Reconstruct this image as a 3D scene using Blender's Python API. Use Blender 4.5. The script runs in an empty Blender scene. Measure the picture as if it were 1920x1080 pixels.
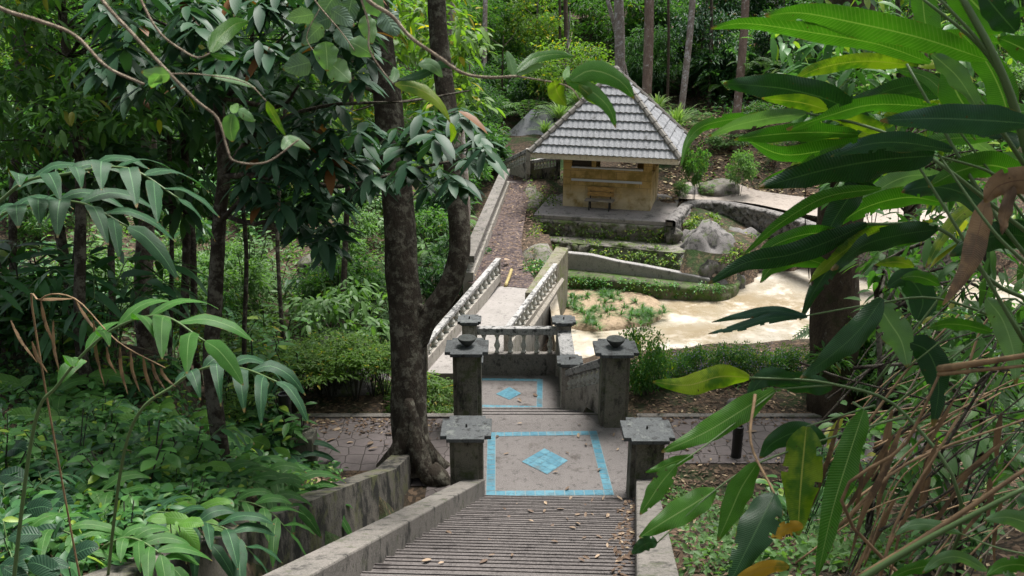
import bpy, math, random
import numpy as np
from mathutils import Vector, Matrix
R = math.radians
random.seed(7); rng = np.random.default_rng(7)
SC = bpy.context.scene; COL = SC.collection

# ---------------- camera, sky, sun, exposure ----------------
FPX, PITCH, CAMZ = 1650.0, R(18.9), 7.5
cd = bpy.data.cameras.new('camera'); cam = bpy.data.objects.new('camera', cd); COL.objects.link(cam)
cam.location = (0, 0, CAMZ); cam.rotation_euler = (R(90) - PITCH, 0, 0)
cd.sensor_width = 36; cd.lens = FPX / 1920 * 36; cd.clip_start = .05; cd.clip_end = 500
cd.dof.use_dof = True; cd.dof.focus_distance = 17; cd.dof.aperture_fstop = 7.0
SC.camera = cam
SUN_EL, SUN_AZ = R(68), R(35)
w = bpy.data.worlds.new('World'); SC.world = w; w.use_nodes = True
nt = w.node_tree; nt.nodes.clear()
sky = nt.nodes.new('ShaderNodeTexSky'); sky.sky_type = 'NISHITA'; sky.sun_disc = False
sky.sun_elevation = SUN_EL; sky.sun_rotation = SUN_AZ; sky.dust_density = 4; sky.air_density = 1.0; sky.ozone_density = 1
hs = nt.nodes.new('ShaderNodeHueSaturation'); hs.inputs['Saturation'].default_value = .38
bg = nt.nodes.new('ShaderNodeBackground'); bg.inputs['Strength'].default_value = .095
wo = nt.nodes.new('ShaderNodeOutputWorld')
nt.links.new(sky.outputs[0], hs.inputs['Color']); nt.links.new(hs.outputs[0], bg.inputs[0]); nt.links.new(bg.outputs[0], wo.inputs[0])
sd = bpy.data.lights.new('sun', 'SUN'); sd.energy = 3.2; sd.angle = R(24); sd.color = (1, .97, .93)
so = bpy.data.objects.new('sun', sd); COL.objects.link(so)
# light comes from azimuth SUN_AZ (clockwise from +y), elevation SUN_EL
sdir = Vector((math.sin(SUN_AZ) * math.cos(SUN_EL), math.cos(SUN_AZ) * math.cos(SUN_EL), math.sin(SUN_EL)))
so.rotation_euler = sdir.to_track_quat('Z', 'Y').to_euler()
SC.view_settings.view_transform = 'Standard'; SC.view_settings.look = 'None'; SC.view_settings.gamma = 1
SC.view_settings.exposure = 1.3
SC.cycles.max_bounces = 6; SC.cycles.diffuse_bounces = 3; SC.cycles.transmission_bounces = 4; SC.cycles.glossy_bounces = 2
SC.cycles.use_denoising = True

# ---------------- measuring helpers: distances read off the photograph ----------------
CP, SP = math.cos(PITCH), math.sin(PITCH)
def pt(px, py, zc):
    u = (px - 960) / FPX; v = (py - 540) / FPX
    return Vector((zc * u, zc * (CP - v * SP), CAMZ - zc * (SP + v * CP)))
def onz(px, py, z):
    v = (py - 540) / FPX
    return pt(px, py, (CAMZ - z) / (SP + v * CP))
def zc_of(p): return p.y * CP + (CAMZ - p.z) * SP
def top_at(p, py):
    """height of the point above p that is seen at picture row py"""
    v = (py - 540) / FPX
    k = math.tan(PITCH + math.atan(v))
    return CAMZ - p.y * k

# ---------------- object helpers ----------------
def link(name, me, mat=None, parent=None, loc=None):
    o = bpy.data.objects.new(name, me); COL.objects.link(o)
    if mat is not None:
        for m in (mat if isinstance(mat, (list, tuple)) else [mat]): me.materials.append(m)
    if parent is not None: o.parent = parent
    if loc is not None: o.location = loc
    return o
def tag(o, label=None, cat=None, group=None, kind=None):
    if label: o['label'] = label
    if cat: o['category'] = cat
    if group: o['group'] = group
    if kind: o['kind'] = kind
    return o
def thing(name, label, cat, loc=(0, 0, 0), rz=0, group=None):
    o = bpy.data.objects.new(name, None); COL.objects.link(o); o.location = loc; o.rotation_euler = (0, 0, rz)
    o.empty_display_size = .1
    return tag(o, label, cat, group)
def copy_tree(o, parent=None, kids=None):
    c = o.copy(); COL.objects.link(c)
    if parent is not None: c.parent = parent
    for ch in KIDS.get(o.name, []): 
        copy_tree(ch, c)
    return c
KIDS = {}
def index_kids():
    KIDS.clear()
    for o in SC.objects:
        if o.parent: KIDS.setdefault(o.parent.name, []).append(o)

class MB:
    """collects vertices and faces of one mesh"""
    def __init__(s): s.v = []; s.f = []; s.mi = []
    def add(s, vs, fs, mi=0):
        b = len(s.v); s.v += [tuple(p) for p in vs]; s.f += [tuple(b + i for i in f) for f in fs]; s.mi += [mi] * len(fs); return s
    def prism(s, poly, z0, z1, mi=0):
        n = len(poly); vs = [(p[0], p[1], z0 if not callable(z0) else z0(p)) for p in poly] + [(p[0], p[1], z1 if not callable(z1) else z1(p)) for p in poly]
        a = sum(poly[i][0] * poly[(i + 1) % n][1] - poly[(i + 1) % n][0] * poly[i][1] for i in range(n))
        fs = [tuple(range(n - 1, -1, -1)), tuple(range(n, 2 * n))] + [(i, (i + 1) % n, n + (i + 1) % n, n + i) for i in range(n)]
        if a < 0: fs = [tuple(reversed(f)) for f in fs]
        return s.add(vs, fs, mi)
    def box(s, x0, x1, y0, y1, z0, z1, mi=0): return s.prism([(x0, y0), (x1, y0), (x1, y1), (x0, y1)], z0, z1, mi)
    def tube(s, pts, rad, n=8, mi=0, cap=True, wob=0):
        pts = [Vector(p) for p in pts]; k = len(pts); vs = []; fs = []
        if not isinstance(rad, (list, tuple)): rad = [rad] * k
        ref = Vector((1, .17, .05))
        for i, p in enumerate(pts):
            t = (pts[min(i + 1, k - 1)] - pts[max(i - 1, 0)]).normalized()
            a = t.cross(ref)
            if a.length < .1: a = t.cross(Vector((0, 1, .3)))
            a.normalize(); b = t.cross(a)
            for j in range(n):
                q = 2 * math.pi * j / n; r = rad[i] * (1 + wob * math.sin(3 * q + i * .9) + wob * .7 * math.sin(5 * q - i * 1.7))
                vs.append(p + (a * math.cos(q) + b * math.sin(q)) * r)
        for i in range(k - 1):
            for j in range(n): fs.append((i * n + j, i * n + (j + 1) % n, (i + 1) * n + (j + 1) % n, (i + 1) * n + j))
        if cap: fs += [tuple(range(n - 1, -1, -1)), tuple((k - 1) * n + j for j in range(n))]
        return s.add(vs, fs, mi)
    def lathe(s, prof, n=12, mi=0, c=(0, 0, 0)):
        k = len(prof); vs = [(c[0] + r * math.cos(2 * math.pi * j / n), c[1] + r * math.sin(2 * math.pi * j / n), c[2] + z) for r, z in prof for j in range(n)]
        fs = [(i * n + j, i * n + (j + 1) % n, (i + 1) * n + (j + 1) % n, (i + 1) * n + j) for i in range(k - 1) for j in range(n)]
        fs += [tuple(range(n - 1, -1, -1)), tuple((k - 1) * n + j for j in range(n))]
        return s.add(vs, fs, mi)
    def mesh(s, name, smooth=False):
        me = bpy.data.meshes.new(name); me.from_pydata(s.v, [], s.f); me.update()
        if any(s.mi): me.polygons.foreach_set('material_index', s.mi)
        if smooth: me.polygons.foreach_set('use_smooth', [True] * len(me.polygons))
        return me
    def build(s, name, mat, parent=None, loc=None, smooth=False, bevel=0):
        o = link(name, s.mesh(name, smooth), mat, parent, loc)
        if bevel:
            m = o.modifiers.new('bevel', 'BEVEL'); m.width = bevel; m.segments = 2; m.limit_method = 'ANGLE'; m.angle_limit = R(35)
        return o

def smooth_pts(pts, n=5):
    """Catmull-Rom through the points"""
    P = [Vector(p) for p in pts]; P = [P[0] * 2 - P[1]] + P + [P[-1] * 2 - P[-2]]; out = []
    for i in range(1, len(P) - 2):
        for j in range(n):
            t = j / n; a, b, c, d = P[i - 1], P[i], P[i + 1], P[i + 2]
            out.append(.5 * ((2 * b) + (c - a) * t + (2 * a - 5 * b + 4 * c - d) * t * t + (3 * b - a - 3 * c + d) * t ** 3))
    out.append(P[-2]); return out

# ---------------- leaf clouds ----------------
def norm(a): return a / np.maximum(np.linalg.norm(a, axis=1, keepdims=True), 1e-9)
def leaf_arrays(pos, dirs, up, L, W, shape=2, droop=.25, fold=.25):
    """shape 0: folded rhombus (2 triangles); 2: eight-vertex blade bent downwards"""
    N = len(pos); d = norm(dirs); side = norm(np.cross(d, up)); n = np.cross(side, d)
    L = np.broadcast_to(np.asarray(L, float), (N,))[:, None]; W = np.broadcast_to(np.asarray(W, float), (N,))[:, None]
    if shape == 0:
        m = pos + d * L * .45 + n * fold * W * .5; tip = pos + d * L - np.array([0, 0, 1]) * droop * L
        V = np.stack([pos, m + side * W * .5, tip, m - side * W * .5], 1)
        F = np.array([[0, 1, 2], [0, 2, 3]]); return V.reshape(-1, 3), (F[None] + (np.arange(N) * 4)[:, None, None]).reshape(-1, 3)
    def st(t, wd):
        c = pos + d * L * t - np.array([0, 0, 1]) * droop * L * t * t
        return c, c + side * W * wd + n * fold * W * wd, c - side * W * wd + n * fold * W * wd
    c1, l1, r1 = st(.22, .4); c2, l2, r2 = st(.5, .5); c3, l3, r3 = st(.78, .34); tip = st(1, 0)[0]
    V = np.stack([pos, l1, c1, r1, l2, c2, r2, l3, c3, r3, tip], 1)
    F3 = np.array([[0, 2, 1], [0, 3, 2], [7, 8, 10], [8, 9, 10]]); F4 = np.array([[1, 2, 5, 4], [2, 3, 6, 5], [4, 5, 8, 7], [5, 6, 9, 8]])
    o = (np.arange(N) * 11)[:, None, None]
    return V.reshape(-1, 3), ((F3[None] + o).reshape(-1, 3), (F4[None] + o).reshape(-1, 4))
def mesh_np(name, V, F, mats=None):
    me = bpy.data.meshes.new(name)
    if not isinstance(F, tuple): F = (F,)
    loops = np.concatenate([f.ravel() for f in F]); cnt = np.concatenate([np.full(len(f), f.shape[1]) for f in F])
    me.vertices.add(len(V)); me.vertices.foreach_set('co', np.ascontiguousarray(V, dtype=np.float32).ravel())
    me.loops.add(len(loops)); me.loops.foreach_set('vertex_index', loops.astype(np.int32))
    me.polygons.add(len(cnt)); st = np.concatenate([[0], np.cumsum(cnt)[:-1]])
    me.polygons.foreach_set('loop_start', st.astype(np.int32)); me.polygons.foreach_set('loop_total', cnt.astype(np.int32))
    me.polygons.foreach_set('use_smooth', [True] * len(cnt))
    me.update(calc_edges=True); me.validate()
    for m in (mats or []): me.materials.append(m)
    return me
def rand_unit(n):
    a = rng.normal(size=(n, 3)); return norm(a)
def cluster_leaves(centres, rad, per, L, W, shape=0, flat=.55, droop=.3, upness=.8, updir=.15, jit=.35):
    """leaves in blobs round the centres: they point outward and lean flat, as leaves that face the light do"""
    C = np.repeat(np.asarray(centres, float), per, 0); N = len(C)
    rr = np.repeat(np.broadcast_to(np.asarray(rad, float), (len(centres),)), per)[:, None]
    o = rand_unit(N) * (rng.random((N, 1)) ** .45); o[:, 2] *= flat
    pos = C + o * rr
    d = norm(o * np.array([1, 1, .5]) + rand_unit(N) * .6 + np.array([0, 0, updir]))
    up = norm(rand_unit(N) * (1 - upness) + np.array([0, 0, upness]))
    s = (1 + jit * (rng.random(N) * 2 - 1))
    return leaf_arrays(pos, d, up, L * s, W * s, shape, droop)

# ---------------- materials ----------------
def new_mat(name):
    m = bpy.data.materials.new(name); m.use_nodes = True; t = m.node_tree; t.nodes.clear(); return m, t
def nd(t, typ, **kw):
    n = t.nodes.new(typ)
    for k, v in kw.items():
        if k in n.inputs: n.inputs[k].default_value = v
        else: setattr(n, k, v)
    return n
def lk(t, a, b): t.links.new(a, b)
def mixc(t, fac, a, b, blend='MIX'):
    n = nd(t, 'ShaderNodeMix', data_type='RGBA', blend_type=blend)
    for sock, v in ((n.inputs[0], fac), (n.inputs[6], a), (n.inputs[7], b)):
        if hasattr(v, 'is_output'): lk(t, v, sock)
        else: sock.default_value = v if not isinstance(v, tuple) else (*v[:3], 1)
    return n.outputs[2]
def noise(t, scale, detail=6, rough=.6, vec=None, stretch=None):
    n = nd(t, 'ShaderNodeTexNoise'); n.inputs['Scale'].default_value = scale; n.inputs['Detail'].default_value = detail; n.inputs['Roughness'].default_value = rough
    if vec is None: vec = nd(t, 'ShaderNodeNewGeometry').outputs['Position']
    if stretch:
        mp = nd(t, 'ShaderNodeMapping'); mp.inputs['Scale'].default_value = stretch; lk(t, vec, mp.inputs[0]); vec = mp.outputs[0]
    lk(t, vec, n.inputs['Vector']); return n.outputs[0]
def ramp(t, v, a, b):
    n = nd(t, 'ShaderNodeMapRange', interpolation_type='SMOOTHSTEP'); n.inputs[1].default_value = a; n.inputs[2].default_value = b
    lk(t, v, n.inputs[0]); return n.outputs[0]
def finish(m, t, col, rough=.85, bump=None, bstr=.3, bdist=.02, spec=.4):
    p = nd(t, 'ShaderNodeBsdfPrincipled'); o = nd(t, 'ShaderNodeOutputMaterial')
    if hasattr(col, 'is_output'): lk(t, col, p.inputs['Base Color'])
    else: p.inputs['Base Color'].default_value = (*col, 1)
    if hasattr(rough, 'is_output'): lk(t, rough, p.inputs['Roughness'])
    else: p.inputs['Roughness'].default_value = rough
    p.inputs['Specular IOR Level'].default_value = spec
    if bump is not None:
        b = nd(t, 'ShaderNodeBump'); b.inputs['Strength'].default_value = bstr; b.inputs['Distance'].default_value = bdist
        lk(t, bump, b.inputs['Height']); lk(t, b.outputs[0], p.inputs['Normal'])
    lk(t, p.outputs[0], o.inputs[0]); return m
def mat_stone(name, c1, c2, stain=(.03, .03, .028), samt=(.5, .68), moss=None, mamt=(.52, .68), scale=1.6, streak=True, bstr=.35, grain=60, rough=.88):
    m, t = new_mat(name)
    big = noise(t, scale, 8, .65); fine = noise(t, grain, 4, .7); mid = noise(t, scale * 6, 8, .7)
    c = mixc(t, ramp(t, big, .35, .65), c1, c2)
    c = mixc(t, ramp(t, fine, .3, .75), c, tuple(min(1, x * 1.35 + .01) for x in c1))
    st = noise(t, scale * 2.2, 8, .7, stretch=(1, 1, .45) if streak else None)
    c = mixc(t, ramp(t, st, *samt), c, stain)
    st2 = noise(t, scale * 7, 7, .75, stretch=(1, 1, .6)); c = mixc(t, ramp(t, st2, .52, .7), c, tuple(x * .55 for x in c2))
    pit = noise(t, 26, 5, .8); c = mixc(t, ramp(t, pit, .6, .72), c, tuple(x * .35 for x in c2))
    if moss is not None:
        ms = noise(t, scale * 1.7 + .3, 9, .7); c = mixc(t, ramp(t, ms, *mamt), c, moss)
    ad = nd(t, 'ShaderNodeMath', operation='ADD'); lk(t, mid, ad.inputs[0]); lk(t, fine, ad.inputs[1])
    return finish(m, t, c, rough, ad.outputs[0], bstr, .02)
def mat_leaf(name, c1, c2, rough=.42, trans=.3, tcol=None, spec=.3, yellow=None, yamt=.04):
    m, t = new_mat(name); g = nd(t, 'ShaderNodeNewGeometry'); r = g.outputs['Random Per Island']
    c = mixc(t, r, c1, c2)
    nz = noise(t, 1.1, 3, .5); c = mixc(t, ramp(t, nz, .35, .65), c, mixc(t, .45, c, tuple(x * .5 for x in c1)))
    if yellow is not None:
        gt = nd(t, 'ShaderNodeMath', operation='GREATER_THAN'); lk(t, r, gt.inputs[0]); gt.inputs[1].default_value = 1 - yamt
        c = mixc(t, gt.outputs[0], c, yellow)
    p = nd(t, 'ShaderNodeBsdfPrincipled'); lk(t, c, p.inputs['Base Color']); p.inputs['Roughness'].default_value = rough; p.inputs['Specular IOR Level'].default_value = spec
    tr = nd(t, 'ShaderNodeBsdfTranslucent')
    tc = mixc(t, 1.0, c, tcol or (1.6, 1.9, .6), 'MULTIPLY'); lk(t, tc, tr.inputs[0])
    mx = nd(t, 'ShaderNodeMixShader'); mx.inputs[0].default_value = trans; o = nd(t, 'ShaderNodeOutputMaterial')
    lk(t, p.outputs[0], mx.inputs[1]); lk(t, tr.outputs[0], mx.inputs[2]); lk(t, mx.outputs[0], o.inputs[0]); return m
def mat_blade(name, c1, c2, rough=.35, trans=.35, rib=(.2, .3, .1), tcol=(1.5, 2.0, .5), blotch=None, veins=60, bl=(.58, .66)):
    """large blade with a midrib and side veins from its own uv map (u along, v across)"""
    m, t = new_mat(name); uv = nd(t, 'ShaderNodeUVMap'); sx = nd(t, 'ShaderNodeSeparateXYZ'); lk(t, uv.outputs[0], sx.inputs[0])
    oi = nd(t, 'ShaderNodeObjectInfo')
    ab = nd(t, 'ShaderNodeMath', operation='ABSOLUTE'); s1 = nd(t, 'ShaderNodeMath', operation='SUBTRACT'); lk(t, sx.outputs[1], s1.inputs[0]); s1.inputs[1].default_value = .5; lk(t, s1.outputs[0], ab.inputs[0])
    # vein phase = u*veins - |v|*k
    m1 = nd(t, 'ShaderNodeMath', operation='MULTIPLY'); lk(t, sx.outputs[0], m1.inputs[0]); m1.inputs[1].default_value = veins * 6.28
    m2 = nd(t, 'ShaderNodeMath', operation='MULTIPLY_ADD'); lk(t, ab.outputs[0], m2.inputs[0]); m2.inputs[1].default_value = -26.0; lk(t, m1.outputs[0], m2.inputs[2])
    sn = nd(t, 'ShaderNodeMath', operation='SINE'); lk(t, m2.outputs[0], sn.inputs[0])
    ribf = ramp(t, ab.outputs[0], .028, .012)
    c = mixc(t, oi.outputs['Random'], c1, c2); nz = noise(t, 9, 5, .6); c = mixc(t, ramp(t, nz, .3, .7), c, mixc(t, .5, c, tuple(x * .55 for x in c1)))
    c = mixc(t, ramp(t, sn.outputs[0], .75, 1.0), c, mixc(t, .35, c, rib))
    if blotch is not None:
        b = noise(t, 7, 4, .6); c = mixc(t, ramp(t, b, *bl), c, blotch)
    sp = noise(t, 45, 2, .5); c = mixc(t, ramp(t, sp, .72, .76), c, (.06, .045, .015))
    tp = nd(t, 'ShaderNodeMath', operation='MULTIPLY_ADD'); lk(t, noise(t, 12, 4, .6), tp.inputs[0]); tp.inputs[1].default_value = .22; lk(t, sx.outputs[0], tp.inputs[2])
    c = mixc(t, ramp(t, tp.outputs[0], 1.06, 1.1), c, (.16, .1, .035))
    eg = nd(t, 'ShaderNodeMath', operation='MULTIPLY_ADD'); lk(t, noise(t, 18, 4, .6), eg.inputs[0]); eg.inputs[1].default_value = .18; lk(t, ab.outputs[0], eg.inputs[2]); c = mixc(t, ramp(t, eg.outputs[0], .585, .61), c, (.15, .11, .03))
    c = mixc(t, ribf, c, rib)
    p = nd(t, 'ShaderNodeBsdfPrincipled'); lk(t, c, p.inputs['Base Color']); p.inputs['Roughness'].default_value = rough; p.inputs['Specular IOR Level'].default_value = .3
    b = nd(t, 'ShaderNodeBump'); b.inputs['Strength'].default_value = .25; b.inputs['Distance'].default_value = .004; lk(t, sn.outputs[0], b.inputs['Height']); lk(t, b.outputs[0], p.inputs['Normal'])
    tr = nd(t, 'ShaderNodeBsdfTranslucent'); lk(t, mixc(t, 1.0, c, tcol, 'MULTIPLY'), tr.inputs[0])
    mx = nd(t, 'ShaderNodeMixShader'); mx.inputs[0].default_value = trans; o = nd(t, 'ShaderNodeOutputMaterial')
    lk(t, p.outputs[0], mx.inputs[1]); lk(t, tr.outputs[0], mx.inputs[2]); lk(t, mx.outputs[0], o.inputs[0]); return m
def mat_bark(name, c1, c2, patch=None, pamt=(.56, .64), scale=6, moss=None):
    m, t = new_mat(name); n1 = noise(t, scale, 8, .7, stretch=(1, 1, .25)); n2 = noise(t, 40, 5, .7, stretch=(1, 1, .35))
    c = mixc(t, ramp(t, n1, .35, .65), c1, c2); c = mixc(t, ramp(t, n2, .45, .75), c, tuple(x * .4 for x in c1))
    if patch is not None: c = mixc(t, ramp(t, noise(t, scale * .8, 8, .75), *pamt), c, patch)
    if moss is not None: c = mixc(t, ramp(t, noise(t, 1.3, 8, .7), .5, .66), c, moss)
    ad = nd(t, 'ShaderNodeMath', operation='ADD'); lk(t, n1, ad.inputs[0]); lk(t, n2, ad.inputs[1])
    return finish(m, t, c, .95, ad.outputs[0], .8, .05, spec=.2)

X = {}
X['cap'] = mat_stone('weathered dark cap stone', (.075, .08, .082), (.045, .05, .05), (.02, .02, .02), (.52, .64), moss=(.15, .16, .15), mamt=(.56, .66), scale=3, streak=False)
X['pillar'] = mat_stone('mossy pillar render', (.13, .122, .095), (.075, .072, .054), (.02, .02, .016), (.5, .66), moss=(.06, .075, .03), mamt=(.5, .68), scale=2.2)
X['pale'] = mat_stone('pale weathered render', (.3, .275, .24), (.19, .175, .15), (.05, .045, .04), (.52, .7), scale=2, moss=(.12, .12, .07), mamt=(.58, .7))
X['baluster'] = mat_stone('grey white baluster', (.42, .41, .37), (.28, .27, .24), (.06, .06, .05), (.56, .7), scale=6, moss=(.16, .17, .1), mamt=(.56, .66))
X['rail'] = mat_stone('lichen rail', (.33, .32, .31), (.15, .15, .145), (.05, .05, .05), (.5, .62), scale=3, streak=False)
X['parapet'] = mat_stone('parapet top', (.15, .135, .12), (.085, .08, .07), (.03, .028, .025), (.52, .66), moss=(.07, .075, .045), mamt=(.54, .68), scale=2.4)
X['drain'] = mat_stone('stained drain wall', (.125, .112, .092), (.055, .05, .044), (.014, .014, .012), (.44, .58), moss=(.1, .105, .045), mamt=(.5, .66), scale=1.5)
X['step'] = mat_stone('pebbledash step', (.1, .088, .083), (.068, .06, .057), (.04, .034, .032), (.54, .7), scale=1.2, streak=False, grain=48, bstr=.5)
X['landing'] = mat_stone('pebbledash landing', (.152, .137, .13), (.105, .094, .089), (.07, .058, .05), (.54, .72), scale=1.1, streak=False, grain=48, bstr=.5)
X['bridge'] = mat_stone('pale bridge slab', (.225, .208, .195), (.16, .147, .136), (.12, .1, .09), (.62, .78), scale=1.1, streak=False)
X['rockwall'] = mat_stone('mossy rubble stone', (.17, .155, .135), (.085, .078, .068), (.02, .02, .018), (.5, .64), moss=(.08, .11, .03), mamt=(.46, .62), scale=1.6, streak=False, bstr=.8)
X['rock'] = mat_stone('grey rock', (.155, .145, .14), (.085, .078, .074), (.03, .03, .026), (.5, .66), moss=(.08, .11, .035), mamt=(.52, .66), scale=1.2, streak=False, bstr=.7)
X['plaster'] = mat_stone('planter concrete', (.24, .23, .22), (.15, .145, .14), (.05, .05, .045), (.55, .7), scale=1.3, moss=(.1, .11, .06), mamt=(.6, .7))
def tile_mat(name, c1, c2):
    m, t = new_mat(name); g = nd(t, 'ShaderNodeNewGeometry')
    c = mixc(t, g.outputs['Random Per Island'], c1, c2); n = noise(t, 14, 5, .6); c = mixc(t, ramp(t, n, .45, .75), c, tuple(x * .7 for x in c1))
    n2 = noise(t, 2, 5, .6); c = mixc(t, ramp(t, n2, .5, .72), c, (.1, .13, .135)); c = mixc(t, ramp(t, noise(t, 9, 6, .8), .58, .68), c, (.07, .085, .085))
    return finish(m, t, c, .35, n, .1, .003)
X['tile'] = tile_mat('blue glazed tile', (.06, .185, .25), (.1, .25, .315))
X['grout'] = finish(*new_mat('tile grout'), (.2, .25, .26), .9)
def yellow_wall():
    m, t = new_mat('ochre block wall'); tc = nd(t, 'ShaderNodeTexCoord')
    br = nd(t, 'ShaderNodeTexBrick'); br.inputs['Scale'].default_value = 1.0; br.inputs['Brick Width'].default_value = .62; br.inputs['Row Height'].default_value = .3; br.inputs['Mortar Size'].default_value = .012
    br.inputs['Color1'].default_value = (.4, .275, .11, 1); br.inputs['Color2'].default_value = (.33, .225, .085, 1); br.inputs['Mortar'].default_value = (.2, .145, .07, 1)
    sx = nd(t, 'ShaderNodeSeparateXYZ'); lk(t, tc.outputs['Object'], sx.inputs[0]); ad = nd(t, 'ShaderNodeMath', operation='ADD'); lk(t, sx.outputs[0], ad.inputs[0]); lk(t, sx.outputs[1], ad.inputs[1])
    cb = nd(t, 'ShaderNodeCombineXYZ'); lk(t, ad.outputs[0], cb.inputs[0]); lk(t, sx.outputs[2], cb.inputs[1]); lk(t, cb.outputs[0], br.inputs['Vector'])
    c = br.outputs[0]
    n = noise(t, 1.4, 8, .7); c = mixc(t, ramp(t, n, .42, .62), c, (.2, .14, .04))
    pale = nd(t, 'ShaderNodeMapRange'); lk(t, sx.outputs[2], pale.inputs[0]); pale.inputs[1].default_value = .95; pale.inputs[2].default_value = .35
    n3 = noise(t, 2.5, 6, .6); mu = nd(t, 'ShaderNodeMath', operation='MULTIPLY'); lk(t, pale.outputs[0], mu.inputs[0]); lk(t, ramp(t, n3, .3, .6), mu.inputs[1])
    c = mixc(t, mu.outputs[0], c, (.52, .42, .27))
    n2 = noise(t, 1.1, 8, .7); c = mixc(t, ramp(t, n2, .56, .72), c, (.1, .085, .03))
    return finish(m, t, c, .9, n, .2, .01)
X['ochre'] = yellow_wall()
X['fascia'] = mat_stone('cream fascia', (.5, .45, .37), (.4, .35, .28), (.2, .17, .12), (.58, .75), scale=1.5)
X['roof'] = mat_stone('grey roof tile', (.225, .23, .24), (.145, .15, .158), (.06, .06, .055), (.58, .72), scale=1.0, streak=False, grain=25, bstr=.2)
X['ridge'] = mat_stone('ridge tile', (.16, .15, .135), (.105, .1, .088), (.05, .045, .035), (.52, .7), scale=2, streak=False)
X['rust'] = mat_stone('old roof', (.2, .18, .15), (.12, .1, .08), (.04, .03, .02), (.5, .65), scale=2, streak=False)
X['white'] = finish(*new_mat('pale sill strip'), (.4, .42, .46), .6)
def wood(name, c):
    m, t = new_mat(name); n = noise(t, 14, 6, .6, stretch=(.15, 1, 1)); return finish(m, t, mixc(t, ramp(t, n, .3, .7), c, tuple(x * .45 for x in c)), .7, n, .2, .005)
X['wood'] = wood('bench plank', (.42, .25, .08)); X['oldwood'] = wood('grey bench plank', (.27, .24, .2)); X['bamboo'] = wood('bamboo', (.42, .33, .13))
X['black'] = finish(*new_mat('black painted pipe'), (.012, .012, .012), .45)
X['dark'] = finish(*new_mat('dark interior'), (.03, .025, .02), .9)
def pool_mat():
    m, t = new_mat('drained pool concrete')
    a = noise(t, .22, 9, .65); c = mixc(t, ramp(t, a, .4, .62), (.34, .305, .245), (.24, .19, .12))
    b = noise(t, .9, 9, .7); c = mixc(t, ramp(t, b, .5, .68), c, (.5, .46, .4))
    d = noise(t, 1.8, 9, .75); c = mixc(t, ramp(t, d, .6, .72), c, (.17, .14, .085))
    e = noise(t, 9, 4, .8); c = mixc(t, ramp(t, e, .66, .74), c, (.12, .1, .07))
    return finish(m, t, c, ramp(t, b, .3, .8), b, .15, .02)
X['pool'] = pool_mat()
def soil(name, c1, c2, c3, green=None, gamt=(.5, .62)):
    m, t = new_mat(name); a = noise(t, .7, 9, .7); c = mixc(t, ramp(t, a, .4, .6), c1, c2)
    v = nd(t, 'ShaderNodeTexVoronoi'); v.inputs['Scale'].default_value = 14; lk(t, nd(t, 'ShaderNodeNewGeometry').outputs['Position'], v.inputs['Vector'])
    sp = nd(t, 'ShaderNodeSeparateColor'); lk(t, v.outputs['Color'], sp.inputs[0])
    c = mixc(t, ramp(t, sp.outputs[0], .62, .7), c, c3)
    b = noise(t, 6, 9, .75); c = mixc(t, ramp(t, b, .5, .7), c, tuple(x * .4 for x in c1))
    if green is not None: c = mixc(t, ramp(t, noise(t, .35, 9, .7), *gamt), c, green)
    return finish(m, t, c, .95, b, .9, .08, spec=.2)
X['soil'] = soil('forest floor', (.06, .045, .032), (.035, .028, .02), (.13, .09, .06), green=(.03, .055, .018))
X['dirtpath'] = soil('purple brown dirt', (.095, .073, .073), (.068, .053, .054), (.15, .11, .09))
X['mud'] = soil('island mud', (.3, .23, .15), (.2, .15, .1), (.33, .25, .17), green=(.1, .14, .05), gamt=(.56, .66))
def hex_mat():
    m, t = new_mat('hexagonal pavers'); v = nd(t, 'ShaderNodeTexVoronoi', feature='DISTANCE_TO_EDGE'); v.inputs['Scale'].default_value = 3.7; v.inputs['Randomness'].default_value = .45
    lk(t, nd(t, 'ShaderNodeNewGeometry').outputs['Position'], v.inputs['Vector'])
    a = noise(t, .8, 8, .7); c = mixc(t, ramp(t, a, .38, .62), (.15, .125, .122), (.1, .084, .08)); b = noise(t, 30, 5, .7); c = mixc(t, ramp(t, b, .5, .8), c, (.09, .07, .065))
    k = ramp(t, v.outputs['Distance'], .04, .015); c = mixc(t, k, c, (.05, .042, .036))
    return finish(m, t, c, .85, ramp(t, v.outputs['Distance'], 0, .06), .5, .02)
X['hex'] = hex_mat()
X['far path'] = mat_stone('far pale path', (.28, .24, .205), (.21, .18, .155), (.14, .11, .09), (.56, .7), scale=.8, streak=False)
X['platform'] = mat_stone('platform concrete', (.22, .2, .19), (.15, .14, .13), (.07, .07, .06), (.52, .68), scale=.8, streak=False)
# foliage
YL = (.3, .26, .03)
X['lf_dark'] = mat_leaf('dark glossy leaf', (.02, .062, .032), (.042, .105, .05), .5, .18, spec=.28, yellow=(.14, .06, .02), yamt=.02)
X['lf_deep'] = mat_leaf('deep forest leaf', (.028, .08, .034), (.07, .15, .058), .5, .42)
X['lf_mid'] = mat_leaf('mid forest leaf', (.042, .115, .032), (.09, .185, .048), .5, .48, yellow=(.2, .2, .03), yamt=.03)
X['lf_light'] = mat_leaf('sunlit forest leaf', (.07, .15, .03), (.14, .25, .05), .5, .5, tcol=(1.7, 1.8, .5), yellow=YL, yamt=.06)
X['lf_shrub'] = mat_leaf('shrub leaf', (.045, .14, .035), (.105, .25, .06), .4, .3, yellow=(.2, .3, .04), yamt=.1)
X['lf_ginger'] = mat_leaf('ginger leaf', (.03, .1, .038), (.06, .165, .055), .42, .25)
X['lf_cover'] = mat_leaf('ground cover leaf', (.075, .16, .05), (.16, .28, .1), .5, .36)
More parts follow.
